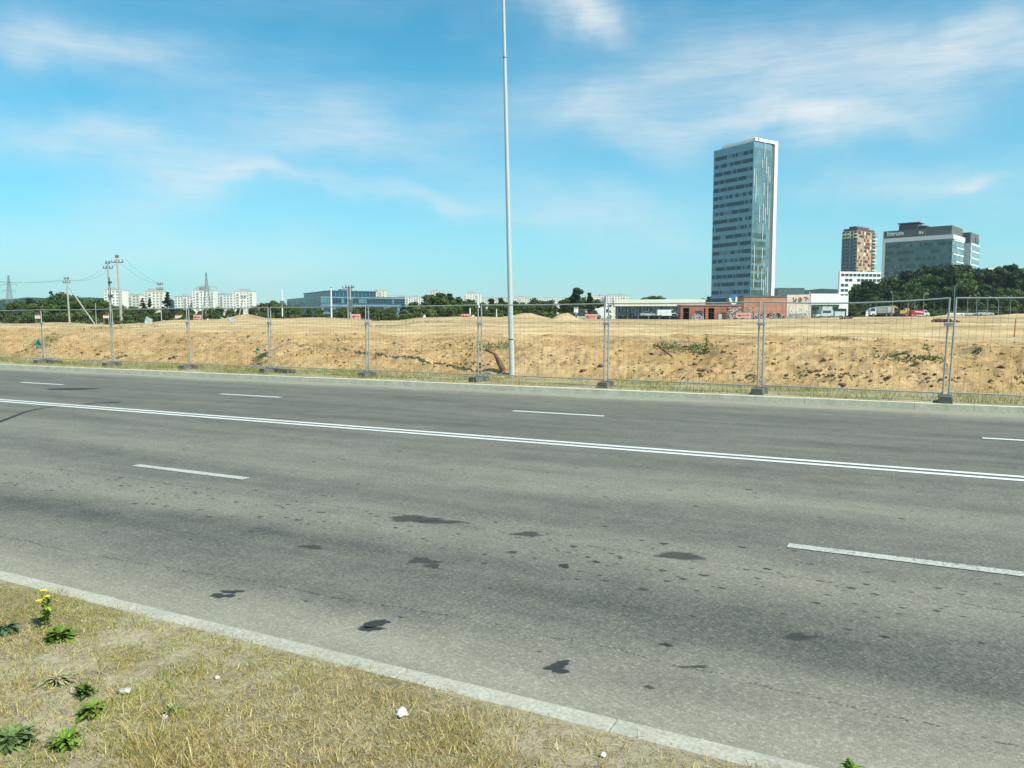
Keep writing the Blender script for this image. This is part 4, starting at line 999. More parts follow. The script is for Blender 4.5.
# -- long low building with white roof slab
x0, D0_, x1, D1_ = (614-512)/FH*251, 251, (704.5-512)/FH*248, 248
ang = math.atan2(D1_-D0_, x1-x0); Lw = math.hypot(x1-x0, D1_-D0_); zb = G((x1, 235))-.5
t = thing('low_pavilion', 'long low glazed building with thick cream roof slab', 'building', (x0, D0_, 0), ang)
zr1 = zD(299.6, 250); zr0 = zD(306.2, 250)
m = MB(); m.box(0, Lw, -1.5, 18, zr0, zr1); m.build('roof', mat('cream_fascia', (.80, .79, .68), .7, 0, .06, .2), t)
m = MB(); m.box(.6, Lw-.5, 1.5, 17, zb-1, zr0-.01); m.build('wall', M_DARKG, t)
for i in range(24):
    x_ = .6+(Lw-1.2)*i/24
    m = MB(); m.box(x_+.1, x_+(Lw-1.2)/24-.1, 1.4, 1.55, zr0-1.9, zr0-.15); m.build('window', [M_MIDG, M_DARKG, M_PALEG][0 if i % 3 else (1 if i < 14 else 2)], t)
for i in range(9):
    m = MB(); x_ = .8+(Lw-2)*i/8; m.box(x_, x_+.35, -1.1, -.75, zb-1, zr0-.01); m.build('column', M_GREYC, t)
# -- low brick building with openings
M_BRK = brick('red_brick', (.36, .12, .075), (.30, .09, .06), (.34, .22, .17), 2.2)
M_ORB = brick('orange_brick', (.50, .22, .13), (.44, .18, .11), (.45, .30, .22), 2.2)
D = 170; sc = D/FH; xa = (680.5-512)*sc
t = thing('brick_building', 'low red brick building with dark openings and graffiti', 'building', (xa, D, 0), R(2))
zb = zD(320.3, D)-.3; zt = zD(305.6, D); PX = lambda p: (p-679)*sc
m = MB()
segs = [(679, 682), (688.5, 703.5), (705, 713)]
m.box(PX(679), PX(681.5), 0, .4, zb, zt-.01); m.box(PX(688), PX(702.5), 0, .4, zb, zt-.01); m.box(PX(704), PX(707), 0, .4, zb, zt-.01); m.box(PX(713), PX(741), 0, .4, zb, zt-.01)
m.box(PX(681.5), PX(688), 0.02, .4, zt-.5, zt-.01); m.box(PX(707), PX(713), .02, .4, zt-.5, zt-.01); m.box(PX(702.5), PX(704), .02, .4, zt-.6, zt-.01)
m.box(PX(679.5), PX(741), 2.6, 2.9, zb, zt-.02); m.box(PX(679), PX(679)+.3, .41, 2.59, zb, zt-.02)
m.build('wall', M_BRK, t)
m = MB(); m.box(PX(678.5), PX(741), -.15, 3.0, zt, zt+.25); m.build('roof', mat('roof_edge', (.30, .24, .2), .8), t)
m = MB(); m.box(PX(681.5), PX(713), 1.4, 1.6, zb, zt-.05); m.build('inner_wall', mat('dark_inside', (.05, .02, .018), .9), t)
m = MB(); m.box(PX(694), PX(701), -.05, .02, zb+1.4, zb+2.3); m.build('window', M_DARKG, t)
m = MB(); m.box(PX(720), PX(725), -.05, .02, zb+.2, zb+2.0); m.build('window', mat('boarded', (.06, .05, .045), .8), t)
M_WP = mat('white_spray_paint', (.68, .68, .66), .8, 0, .2, 3); M_BP = mat('black_spray_paint', (.03, .03, .04), .8, 0, .3, 3); M_GP = mat('grey_spray_paint', (.36, .38, .40), .8, 0, .2, 3); M_YP = mat('cream_spray_paint', (.62, .55, .36), .8, 0, .2, 3)
def graffiti(name, x0, x1, z0, z1, y, mats, seed, n, parent):
    r5 = random.Random(seed); m = MB()
    for i in range(n):
        cx = r5.uniform(x0, x1); cz = r5.uniform(z0, z1); pts = []; a = r5.uniform(0, 6.28); p = Vector((cx, y-.01*(i % 5), cz))
        for k in range(6):
            pts.append(p.copy()); a += r5.uniform(.5, 1.4); p = p+Vector((math.cos(a)*.28, 0, math.sin(a)*.36)); p.z = min(z1+.2, max(z0-.1, p.z)); p.x = min(x1, max(x0, p.x))
        mi = r5.randrange(len(mats))
        for q0, q1 in zip(pts, pts[1:]):
            if (q1-q0).length > .02: m.tube(q0, q1, .05, .05, 4, mi)
    return m.build(name, mats, parent)
graffiti('graffiti', PX(690), PX(702), zb+.2, zb+1.4, -.06, [M_WP, M_GP, M_GP], 3, 26, t)
graffiti('graffiti', PX(726), PX(740), zb+.2, zb+2.9, -.06, [M_YP, M_GP, M_BP, M_WP], 4, 46, t)
m = MB(); m.box(PX(715.5), PX(719), -1.1, -.3, zb, zb+1.6); o = m.build('electric_cabinet', mat('grey_cabinet', (.40, .42, .40), .6), None, bevel=.03); o.location = (xa, D, 0); tag(o, 'small grey cabinet in front of the red brick building', 'cabinet')
# rooftop V sign
t = thing('rooftop_sign', 'blue sign with a white V shaped mark standing on the brick building', 'sign', ((734-512)*D/FH, D+1.0, zt+.3))
m = MB(); m.prism([(-.85, 1.0), (.75, 1.0), (.75, 2.1), (-.45, 2.1)], -.05, .05); m.build('sign_board', mat('sign_blue', (.03, .16, .42), .5), t)
m = MB(); m.prism([(-1.0, 1.35), (-.55, 1.35), (-.1, .5), (.45, .55), (.5, 1.6), (.85, 1.6), (.85, .35), (.5, 0), (-.3, 0), (-.55, .35)], -.16, -.06); m.build('sign_mark', M_WHITE, t)
m = MB(); m.tube((-.2, .1, -.02), (-.2, .1, .9), .04, .04, 6); m.tube((.4, .1, -.02), (.4, .1, .9), .04, .04, 6); m.build('post', M_GALV, t)
# -- taller orange brick wall and white painted bay
D = 182; sc = D/FH; xa = (743.5-512)*sc; PX = lambda p: (p-743.5)*sc
t = thing('orange_warehouse', 'taller orange brick warehouse with painted white bay and graffiti', 'building', (xa, D, 0), R(1))
zb = zD(319.5, D)-.3; zt = zD(297, D)
m = MB(); m.box(0, PX(786.5), 0, 14, zb, zt); m.build('wall', M_ORB, t)
m = MB(); m.box(-.15, PX(786.5), -.12, 14.2, zt+.003, zt+.3); m.build('roof', M_GREYC, t)
m = MB(); m.box(PX(786.5)+.01, PX(810), -.1, 14, zb, zt+.5); m.build('painted_bay', mat('pinkish_render', (.66, .55, .48), .8, 0, .12, .5), t)
graffiti('graffiti', 0.3, PX(785), zb+.2, zb+1.5, -.06, [M_BP, M_GP, M_WP, M_BP], 5, 95, t)
graffiti('graffiti', 0.3, PX(754), zb+1.6, zb+3.0, -.06, [mat('pink_spray', (.6, .25, .22), .8), M_GP, M_YP], 15, 22, t)
graffiti('graffiti', PX(787.5), PX(809), zb+.2, zb+1.5, -.16, [M_GP, M_WP, M_GP], 6, 70, t)
graffiti('graffiti', PX(793), PX(809), zt-.9, zt-.2, -.16, [M_BP, mat('rust_spray', (.35, .16, .1), .8)], 7, 12, t)
text('NON', 'painted_letters', 2.3, (PX(788.5), -.12, zb+1.6), (R(90), 0, 0), mat('faded_white_paint', (.70, .64, .58), .8), t, .03, .95)
# -- white building with green glass front
xa = (810.2-512)*sc; PX = lambda p: (p-810.2)*sc
t = thing('white_building', 'white flat roofed building with dark green glazed front', 'building', (xa, D, 0), R(1)); zt = zD(294.5, D)
m = MB(); m.box(0, PX(839), 0, 15, zb+3.7, zt+.2); m.box(0, PX(810.8), 0, 15, zb, zb+3.69); m.box(PX(839)+.01, PX(850), 1, 15, zb+2.8, zt-.2); m.box(PX(848.5), PX(850), 1, 1.4, zb+1.2, zb+2.79); m.build('wall', M_WHITE, t)
m = MB(); m.box(PX(811), PX(848), 1.2, 14, zb, zb+2.78); m.box(PX(811), PX(838.8), .3, 1.19, zb, zb+3.69); m.build('glazed_front', glass('green_glass', (.03, .06, .045), .15, .3, .4), t)
m = MB(); m.box(PX(811), PX(839), -.02, .29, zb+3.1, zb+3.69); m.build('shop_fascia', mat('dark_green', (.03, .09, .05), .6), t)
for i in range(6): m = MB(); m.box(PX(812+i*4.4), PX(812.4+i*4.4), .2, .29, zb, zb+3.09); m.build('mullion', M_GREYC, t)

# ------------------------------------------------------------------ vehicles and machines
M_TYRE = mat('tyre_rubber', (.02, .02, .02), .9); M_CARG = glass('car_glass', (.03, .04, .05), .08)
def paint(n, c): return mat('paint_'+n, c, .3, 0, .05, 1, 0, .6)
def wheels(t, xs, w, r):
    for x in xs:
        for y in (0.0, w):
            m = MB(); m.tube((x, y-.12, r), (x, y+.12, r), r, r, 14); wl = m.build('wheel', M_TYRE, t)
            m = MB(); m.tube((x, y-.13, r), (x, y+.13, r), r*.55, r*.55, 10); m.build('rim', M_PALEG, wl)
def car(px, yb, D, col, label, Lc=4.3, Hc=1.45, rz=0, group=None, van=False):
    c = ((px-512)/FH*D, D, zD(yb, D)); t = thing('parked_car' if not van else 'van', label, 'car' if not van else 'van', c, R(rz), group)
    h = Lc/2; b = MB()
    if van:
        b.prism([(-h, .3), (h, .3), (h, .95), (h-.5, 1.15), (h-1.0, Hc), (-h+.1, Hc), (-h, Hc-.2)], 0, 1.8)
    else:
        b.prism([(-h, .28), (h, .28), (h, .72), (h-.15, .84), (h-1.15, .92), (-h+.35, .95), (-h, .86)], 0, 1.75)
    b.build('body', col, t, bevel=.05)
    if not van:
        b = MB(); b.prism([(-h+.5, .93), (h-1.15, .91), (h-1.8, Hc), (-h+1.15, Hc)], .14, 1.61); cb = b.build('cabin', M_CARG, t, bevel=.04)
        b = MB(); b.prism([(-h+1.15, Hc-.02), (h-1.8, Hc-.02), (h-1.85, Hc+.05), (-h+1.2, Hc+.05)], .2, 1.55); b.build('roof_panel', col, cb)
    else:
        b = MB(); b.prism([(h-.95, Hc-.15), (h-.45, 1.12), (h-1.5, 1.12), (h-1.5, Hc-.15)], -.02, 1.82); b.build('side_window', M_CARG, t)
    wheels(t, (-h+.8, h-.8), 1.75, .32)
    return t
car(648, 316.6, 232, paint('silver', (.45, .47, .48)), 'silver car parked first from the left under the cream roof slab')
car(656, 316.6, 233, paint('dark', (.04, .045, .05)), 'dark car parked between the silver car and the white van')
car(667, 316.8, 225, paint('white', (.75, .76, .76)), 'white van parked under the cream roof slab', 5.4, 2.0, van=True)
car(679, 316.8, 225, paint('teal', (.10, .30, .33)), 'teal car parked right of the white van under the roof slab', 4.2, 1.5)
car(689, 316.6, 226, paint('white', (.75, .76, .76)), 'white car parked beside the red brick building', 3.9)
car(627, 316.8, 236, paint('dark', (.04, .045, .05)), 'dark car at the left end of the long low building', 4.4)
car(637, 316.8, 236, paint('blue', (.05, .09, .16)), 'dark blue car near the left end of the long low building', 4.4)
car(582, 317.6, 150, paint('dark', (.04, .045, .05)), 'black car beside the white booth', 4.0, 1.5)
car(604.5, 318.4, 150, paint('white', (.75, .76, .76)), 'white van partly hidden by the fence joint right of the pink banner', 3.6, 1.9, van=True)
car(957, 316.4, 215, paint('white', (.75, .76, .76)), 'white car just right of the small sand mound at right', 4.0)
car(986, 316.0, 215, paint('silver', (.45, .47, .48)), 'silver car in front of the dark wood, left of the red stake', 4.4)
car(969, 316.4, 216, paint('silver', (.45, .47, .48)), 'pale car between the white car and the silver car at the dark wood', 4.2)
car(836.5, 317.8, 160, paint('white', (.62, .70, .72)), 'pale blue van behind the box truck at the white building', 2.4, 1.3, van=True) if False else None
# covered truck
D = 240; print('truck z', zD(316.6, 240), G(((880-512)/FH*240, 240)))
t = thing('covered_truck', 'truck with white cab and grey tarpaulin cover facing left', 'truck', ((871-512)/FH*D, D, zD(316.6, D)))
m = MB(); m.prism([(-.2, .5), (1.6, .5), (1.6, 2.7), (.3, 2.7), (-.2, 1.6)], 0, 2.3); m.build('cab', paint('white', (.75, .76, .76)), t, bevel=.06)
m = MB(); m.prism([(-.18, 1.65), (.28, 2.6), (1.2, 2.6), (1.2, 1.65)], -.02, 2.32); m.build('side_window', M_CARG, t)
m = MB(); m.prism([(1.8, 1.0), (6.7, 1.0), (6.7, 3.05), (6.3, 3.25), (2.4, 3.1), (1.8, 2.7)], -.05, 2.45); m.build('tarpaulin', mat('grey_tarpaulin', (.26, .29, .28), .8, 0, .15, 1.2), t, bevel=.05)
m = MB(); m.prism([(6.71, .95), (6.95, .95), (6.95, 3.0), (6.71, 3.05)], 0, 2.4); m.prism([(5.0, 1.2), (6.69, 1.2), (6.69, 2.95), (5.0, 2.95)], -.12, -.051); m.build('tail_cover', mat('pale_tarpaulin', (.50, .53, .50), .8), t)
m = MB(); m.box(1.0, 6.9, .4, 2.0, .55, .95); m.build('chassis', M_GREYC, t); wheels(t, (.7, 4.6, 5.8), 2.3, .48)
D = 236; t = thing('traffic_barrier', 'small white upright barrier just left of the covered truck', 'barrier', ((866.5-512)/FH*D, D, zD(316.6, D)))
m = MB(); m.prism([(-.35, 0), (.45, 0), (.2, 1.8), (-.1, 1.8)], -.2, .2); m.build('body', M_WHITE, t); m = MB(); m.box(-.5, .6, -.35, .35, -.02, .12); m.build('base', M_GREYC, t)
# excavator
D = 236; M_YEL = mat('machine_yellow', (.62, .38, .03), .5, 0, .15, 2); t = thing('excavator', 'yellow excavator with raised folded boom', 'excavator', ((899.5-512)/FH*D, D, zD(316.5, D)))
for y in (0, 1.7):
    m = MB(); m.prism([(-1.3, .25), (-1.0, 0), (1.0, 0), (1.3, .25), (1.3, .5), (1.0, .75), (-1.0, .75), (-1.3, .5)], y, y+.5); m.build('track', M_TYRE, t)
m = MB(); m.prism([(-.6, .8), (1.7, .8), (1.8, 1.5), (1.2, 1.8), (-.6, 1.7)], .1, 2.1); m.build('engine_house', M_YEL, t, bevel=.05)
m = MB(); m.prism([(-.9, .85), (.1, .85), (.1, 2.4), (-.7, 2.4), (-.9, 1.6)], .05, 1.0); m.build('cab', M_CARG, t)
def arm(pts, w, nm):
    m = MB()
    for a_, b_ in zip(pts, pts[1:]):
        d = Vector((b_[0]-a_[0], 0, b_[1]-a_[1])).normalized(); n_ = Vector((-d.z, 0, d.x))*w
        A_ = Vector((a_[0], 0, a_[1])); B_ = Vector((b_[0], 0, b_[1])); m.prism([((A_+n_).x, (A_+n_).z), ((B_+n_).x, (B_+n_).z), ((B_-n_).x, (B_-n_).z), ((A_-n_).x, (A_-n_).z)], 1.0, 1.35)
    return m.build(nm, M_YEL, t)
arm([(.3, 1.5), (-.3, 2.6), (-1.5, 3.25)], .17, 'boom'); arm([(-1.45, 3.35), (-2.0, 1.2)], .14, 'stick')
m = MB(); m.prism([(-2.2, 1.2), (-1.7, 1.2), (-1.5, .6), (-1.9, .3), (-2.3, .6)], .75, 1.6); m.build('bucket', M_GREYC, t)
D = 238; t = thing('loader', 'small orange and cream wheel loader between excavator and van', 'loader', ((908.5-512)/FH*D, D, zD(316.6, D)))
m = MB(); m.prism([(-1.3, .6), (1.5, .6), (1.5, 1.6), (.3, 1.7), (-1.3, 1.2)], 0, 1.8); m.build('body', mat('machine_orange', (.45, .17, .03), .5), t, bevel=.05)
m = MB(); m.prism([(-1.0, 1.2), (.3, 1.6), (.2, 2.5), (-.8, 2.5)], .2, 1.6); m.build('cab', mat('cream_paint', (.62, .52, .32), .5), t); wheels(t, (-.8, 1.0), 1.8, .5)
m = MB(); m.prism([(-2.2, .1), (-1.5, .1), (-1.4, .7), (-2.3, .9)], -.1, 1.9); m.build('bucket', M_GREYC, t)
D = 230; t = thing('van', 'red van with white stripes and white cab facing right', 'van', ((919-512)/FH*D, D, zD(317.0, D)))
m = MB(); m.box(-2.1, 1.4, 0, 1.9, .4, 2.0); m.build('body', mat('van_red', (.42, .03, .05), .4), t, bevel=.05)
m = MB(); m.prism([(-1.2, 1.45), (1.38, 1.2), (1.38, 1.45), (-1.2, 1.75)], -.03, 0); m.prism([(-2.1, .4), (1.38, .4), (1.38, .58), (-2.1, .58)], -.03, 0); m.build('stripe', paint('white', (.75, .76, .76)), t)
m = MB(); m.prism([(1.41, .4), (3.1, .4), (3.1, 1.1), (2.6, 1.35), (2.2, 2.0), (1.41, 2.0)], .02, 1.88); m.build('cab', mat('van_pale', (.6, .66, .68), .4), t, bevel=.05)
m = MB(); m.prism([(1.6, 1.3), (2.5, 1.3), (2.15, 1.85), (1.6, 1.85)], -.01, 1.91); m.build('side_window', M_CARG, t); wheels(t, (-1.3, 2.3), 1.85, .35)
# box truck in front of the white building
D = 165; t = thing('box_truck', 'pale blue white truck with raised box in front of the green glazed building', 'truck', ((827-512)/FH*D, D, zD(318.2, D)-.1))
M_PB = mat('pale_blue_paint', (.50, .58, .60), .5, 0, .08, 1)
m = MB(); m.box(-1.2, 1.3, 0, 2.0, .5, 1.75); m.build('cab', M_PB, t, bevel=.05); m = MB(); m.box(-1.0, 1.1, 0, 2.0, 1.77, 2.5); m.build('roof_box', mat('pale_box', (.52, .55, .52), .6), t, bevel=.04)
m = MB(); m.box(1.6, 3.7, 0, 2.0, .5, 1.5); m.build('cargo_box', M_PB, t, bevel=.04); m = MB(); m.box(-.9, .8, -.03, 0, 1.2, 1.65); m.build('window', M_CARG, t)
m = MB(); m.box(-2.2, 3.7, .3, 1.7, .3, .49); m.box(-2.2, -1.21, 0, 2.0, .5, .95); m.build('chassis', M_PB, t); wheels(t, (-1.3, .9, 2.9), 2.0, .32)
# booth and shed
D = 150; t = thing('booth', 'narrow tall white booth beside the pointed sand mound', 'booth', ((574.2-512)/FH*D, D, zD(319, D)))
m = MB(); m.box(0, .75, 0, 1.2, 0, 2.1); m.build('wall', M_WHITE, t); m = MB(); m.box(-.08, .83, -.1, 1.3, 2.103, 2.25); m.build('roof', M_PALEG, t); m = MB(); m.box(.15, .6, -.03, 0, .1, 1.3); m.build('door', mat('blue_grey_door', (.3, .38, .44), .6), t)
D = 156; t = thing('shed', 'low beige shed between the white booth and the pink banner', 'shed', ((577.5-512)/FH*D, D, zD(318.6, D)))
m = MB(); m.box(0, 1.9, 0, 2.5, 0, 1.75); m.build('wall', mat('beige_render', (.50, .46, .33), .8), t); m = MB(); m.box(-.15, 2.05, -.15, 2.7, 1.753, 1.9); m.build('roof', M_GREYC, t)
D = 157; t = thing('shed', 'pale container with white door behind the fence joint right of the shrub', 'container', ((600.5-512)/FH*D, D, zD(318.6, D)))
m = MB(); m.box(0, 2.5, 0, 2.5, 0, 2.3); m.build('wall', M_PAN[1], t); m = MB(); m.box(.3, 1.1, -.03, 0, .1, 1.9); m.build('door', M_WHITE, t)
# ------------------------------------------------------------------ barrier boards
M_RED = mat('board_red', (.50, .07, .06), .6); M_PINK = mat('board_pink', (.66, .36, .33), .6, 0, .3, 2); M_BW = mat('board_white', (.70, .62, .58), .6, 0, .1, 2)
def board(px, py, w, h, D, label, kind, rz=0):
    sc = D/F; p = PD(px, py, D); g_ = G((p.x, D)); t = thing('barrier_board', label, 'barrier board', (p.x, D, g_), R(rz), 'red and white boards across the sand field'); z0 = p.z-g_-h*sc/2; z1 = z0+h*sc; hw = w*sc/2
    m = MB(); m.box(-hw, hw, -.03, .03, z0, z1); m.build('panel', {'w': M_BW, 'r': M_PINK, 'p': M_PINK}[kind], t)
    if kind == 'w': m = MB(); m.box(-hw, hw, -.05, -.031, z1-.12, z1); m.build('stripe', M_RED, t)
    if kind in 'rp':
        m = MB(); mz = (z0+z1)/2-.02; m.box(-hw*.55, hw*.7, -.05, -.031, mz-.07, mz+.05); m.prism([(-hw*.9, mz), (-hw*.45, mz-.22), (-hw*.45, mz+.22)], -.05, -.031); m.build('arrow', M_RED, t)
    for s in (-1, 1):
        m = MB(); m.tube((s*hw*.8, .06, -.1), (s*hw*.8, .06, z1), .03, .03, 6); m.build('post', M_GALV, t)
board(38, 316.6, 6, 4.2, 115, 'white barrier board with red top edge left of the braced pole', 'w')
board(106, 316.4, 6, 3.4, 112, 'white barrier board just left of the twin concrete poles', 'w')
board(178.5, 316.5, 7, 3.6, 112, 'pinkish white barrier board above a small dark bush', 'w')
board(197.5, 317, 8, 4.4, 108, 'red barrier board right of the second fence joint group at left', 'r')
board(356, 316.5, 9, 5, 112, 'pinkish red barrier board just left of the fence joint by the blue office', 'r')
board(466, 316, 9.5, 4, 108, 'red barrier board left of the tall lamp post', 'r')
board(591, 316.6, 12, 5, 118, 'wide pink and white banner below the yellow green shrub', 'p')
board(743.5, 315.3, 15, 5.0, 125, 'widest red and white board with arrow before the brick wall', 'p')
scrap(148.5, 321.5, 7, 8, 'grey_sheet', 'tilted pale grey sheet standing at the bushes right of the twin poles', M_GREYSH, 'sheet', 95, R(14))
scrap(230.5, 321.5, 6.5, 9, 'grey_sheet', 'upright pale grey sheet in the sand left of the sand mound', M_GREYSH, 'sheet', 90, 0)
# ------------------------------------------------------------------ poles and pylons
def pole(px, yt, D, label, r=.12, lean=0.0, arms=(), m_=None, name='utility_pole', cat='utility pole', ins=True, brace=None, boxes=()):
    x = (px-512)/FH*D; g_ = G((x, D)) if D < 700 else 0; h = zD(yt, D)-g_; t = thing(name, label, cat, (x, D, g_), 0)
    m = MB(); m.tube((0, 0, -.2), (lean, 0, h), r*1.25, r*.75, 8); m.build('pole', m_ or M_CONC, t, True)
    for (dz, w) in arms:
        m = MB(); zc = h-dz; m.box(lean-w, lean+w, -.06, .06, zc-.07, zc+.07)
        for s in (-1, -.35, .35, 1):
            if ins: m.tube((lean+s*w*.95, 0, zc+.07), (lean+s*w*.95, 0, zc+.42), .085, .05, 6)
        m.build('crossarm', M_GREYC, t)
    if brace: m = MB(); m.tube((0.05, 0, h*.82), (brace, 0, -.3), .12, .13, 8); m.build('brace', M_CONC, t)
    for (dz, w, hh_) in boxes: m = MB(); m.box(-w, w, -.35, .25, h-dz-hh_, h-dz); m.build('box', M_GREYC, t)
    return t
pole(69.5, 278, 150, 'concrete pole with small crossarm and long diagonal brace', .16, -.25, [(0.2, .45), (.9, .7)], brace=4.9)
pole(111.5, 262, 128, 'left of the twin concrete poles, with double crossarms', .19, -.25, [(.25, .35), (1.0, .75)], boxes=[(3.1, .2, .3), (5.2, .25, .5)])
pole(121.5, 257.5, 126, 'right of the twin concrete poles, taller with wide crossarm', .18, -.35, [(.0, .25), (.75, .95)])
pole(161.5, 283, 150, 'slim pole with small arms behind the tilted grey sheet', .08, -.1, [(.3, .5), (1.2, .6)])
pole(202.5, 290, 150, 'thin pale pole left of the second lattice pylon foot', .07, 0, [])
pole(96, 303, 150, 'short pale pole right of the braced pole', .07, 0)
pole(282.5, 290, 140, 'white pole with a white box at mid height', .11, 0, [], M_WHITE, boxes=[(1.9, .3, .7)])
pole(331.5, 287.5, 140, 'plain white pole in front of the blue office', .13, 0, [(0, .2)], M_WHITE, ins=False)
pole(348, 288, 142, 'left of two close poles at the blue office', .1, 0, [(0.0, .9)])
pole(350.5, 287, 140, 'pole with stacked boxes at the blue office', .15, 0, [(0.1, .7)], boxes=[(2.2, .35, .4), (3.0, .3, .3), (3.7, .35, .4)])
pole(244, 292, 150, 'pale pole with spread legs at the sand mound at left', .10, 0, [(1, .5)], M_WHITE, brace=-1.2)
pole(248, 300, 150, 'short pole right of the pale pole by the sand mound', .08, 0)
pole(470, 308, 130, 'short white post just right of the red barrier board', .12, 0, [], M_WHITE)
pole(496.5, 309, 130, 'short pale post at the dark bush left of the lamp post', .1, 0, [], M_PAN[1])
pole(608.5, 298.5, 150, 'slim white pole at the left end of the long low building', .08, 0, [], M_WHITE)
pole(809, 291.5, 178, 'thin white antenna pole on the white building', .07, 0, [], M_WHITE)
pole(907.5, 300, 225, 'brown post left of the red and white van', .16, 0, [(0.2, .4)], mat('timber_post', (.22, .14, .08), .8))
pole(914, 300, 226, 'second brown post above the red and white van', .12, 0, [(0.2, .4)], MATS['timber_post'])
def lamp(px, yt, D, label, arm_=1.5, s=1):
    x = (px-512)/FH*D; g_ = G((x, D)); h = zD(yt, D)-g_; t = thing('street_lamp', label, 'street lamp', (x, D, g_), 0, 'slim street lamps before the dark wood')
    m = MB(); m.tube((0, 0, -.1), (0, 0, h*.86), .09, .06, 8); m.path([(0, 0, h*.86), (s*arm_*.35, 0, h*.94), (s*arm_, 0, h)], .05, 6); m.build('pole', M_PALEG, t, True)
    m = MB(); m.box(s*arm_-.1*s-.25, s*arm_-.1*s+.35, -.12, .12, h-.04, h+.1); m.build('lamp_head', M_PALEG, t, bevel=.02)
lamp(953.5, 282, 195, 'tallest street lamp with curved arm above the rightmost fence joint', 1.6, 1)
lamp(923, 293, 215, 'slim street lamp above the red and white van', .6)
lamp(892, 292, 218, 'slim street lamp left of the yellow excavator', .6, -1)
for px, yt in ((967, 296), (976, 295), (987, 297), (998, 299), (1010, 297)): lamp(px, yt, 212, {967: 'first slim lamp right of the rightmost fence joint', 976: 'second slim lamp right of the rightmost fence joint', 987: 'slim lamp above the silver car', 998: 'short slim lamp left of the red stake', 1010: 'slim lamp closest to the right edge'}[px], .7, 1 if px % 2 else -1)
lamp(769.5, 246, 250, 'tall thin lamp standing in front of the glass tower right face', .7, -1) if False else None
def pylon(px, yt, D, label, base_w, cross):
    x = (px-512)/FH*D; h = zD(yt, D)-2; t = thing('lattice_pylon', label, 'pylon', (x, D, 2), R(12)); r = .14
    m = MB(); N = 9; hw = lambda q: base_w*(1-q)**1.25*.5+.35
    for k in range(N):
        q0, q1 = k/N, (k+1)/N; a_, b_ = hw(q0), hw(q1)
        cs = [(-1, -1), (1, -1), (1, 1), (-1, 1)]
        for i, (sx, sy) in enumerate(cs):
            nx, ny = cs[(i+1) % 4]
            m.tube((sx*a_, sy*a_, q0*h), (sx*b_, sy*b_, q1*h), r, r, 4)
            m.tube((sx*a_, sy*a_, q0*h), (nx*b_, ny*b_, q1*h), r*.6, r*.6, 4); m.tube((nx*a_, ny*a_, q0*h), (sx*b_, sy*b_, q1*h), r*.6, r*.6, 4)
            m.tube((sx*b_, sy*b_, q1*h), (nx*b_, ny*b_, q1*h), r*.6, r*.6, 4)
    m.build('lattice_mast', mat('pylon_steel', (.20, .24, .27), .6), t)
    for (q, w) in cross:
        m = MB(); z = q*h
        for s in (-1, 1):
            m.tube((0, -.4, z), (s*w, 0, z), r*.8, r*.5, 4); m.tube((0, .4, z), (s*w, 0, z), r*.8, r*.5, 4); m.tube((0, 0, z+1.3), (s*w, 0, z), r*.6, r*.5, 4)
            m.tube((s*w, 0, z), (s*w, 0, z-1.4), .12, .12, 5)
        m.build('crossarm', MATS['pylon_steel'], t)
pylon(10.5, 275.5, 560, 'lattice power pylon at the left edge', 5.5, [(.48, 5.5), (.66, 4.2), (.80, 5.0)])
pylon(207.5, 272.5, 600, 'tall lattice pylon rising above the white apartment blocks', 6.5, [(.45, 6.5), (.60, 5.0), (.70, 7.0)])
def wires(name, label, A_, B_, offs, sag, r=.018):
    m = MB()
    for (o0, o1) in offs:
        pts = []
        for k in range(15):
            q = k/14; p = Vector(A_)+o0+(Vector(B_)+o1-Vector(A_)-o0)*q; p.z -= sag*4*q*(1-q); pts.append(p-Vector(A_))
        m.path(pts, r, 4)
    o = m.build(name, M_GREYC, None); o.location = A_; tag(o, label, 'power line')
Z0 = Vector((0, 0, 0)); off = lambda s: Vector((s, 0, 0))
wires('power_line', 'sagging wires from the braced pole to the twin concrete poles', PD(69, 280, 150), PD(111, 265, 128), [(off(-.6), off(-.6)), (off(.6), off(.6))], 1.0)
wires('power_line', 'wires from the twin concrete poles to the slim pole right of them', PD(121, 259, 126), PD(161.5, 284, 150), [(off(-.7), off(-.5)), (off(.7), off(.5))], .8)
wires('power_line', 'wires between the braced pole and the frame edge at left', PD(-40, 277, 175), PD(69, 280, 150), [(off(-.6), off(-.6)), (off(.6), off(.6))], .8)

# ------------------------------------------------------------------ sun, sky, camera
SUN = Vector((.75, -.66, 0)).normalized(); EL = R(50)
sd = Vector((SUN.x*math.cos(EL), SUN.y*math.cos(EL), math.sin(EL)))
l = bpy.data.lights.new('sun', 'SUN'); l.energy = 4.4; l.angle = R(.53); l.color = (1.0, .95, .81)
lo = bpy.data.objects.new('sun', l); COL.objects.link(lo); lo.rotation_euler = (-sd).to_track_quat('-Z', 'Y').to_euler()
w = bpy.data.worlds.new('World'); SC.world = w; w.use_nodes = True; n = w.node_tree.nodes; k = w.node_tree.links; n.clear()
out = n.new('ShaderNodeOutputWorld'); bg = n.new('ShaderNodeBackground'); k.new(bg.outputs[0], out.inputs[0])
sky = n.new('ShaderNodeTexSky'); sky.sky_type = 'NISHITA'; sky.sun_disc = False; sky.sun_elevation = EL; sky.sun_rotation = math.atan2(sd.x, sd.y)
sky.air_density = 1.0; sky.dust_density = .7; sky.ozone_density = 1.0; sky.altitude = 150
tc = n.new('ShaderNodeTexCoord'); Gd = tc.outputs['Generated']
sep = n.new('ShaderNodeSeparateXYZ'); k.new(Gd, sep.inputs[0])
AZ = mth(n, k, 'MULTIPLY', mth(n, k, 'ARCTAN2', sep.outputs[0], sep.outputs[1]), 57.29578)
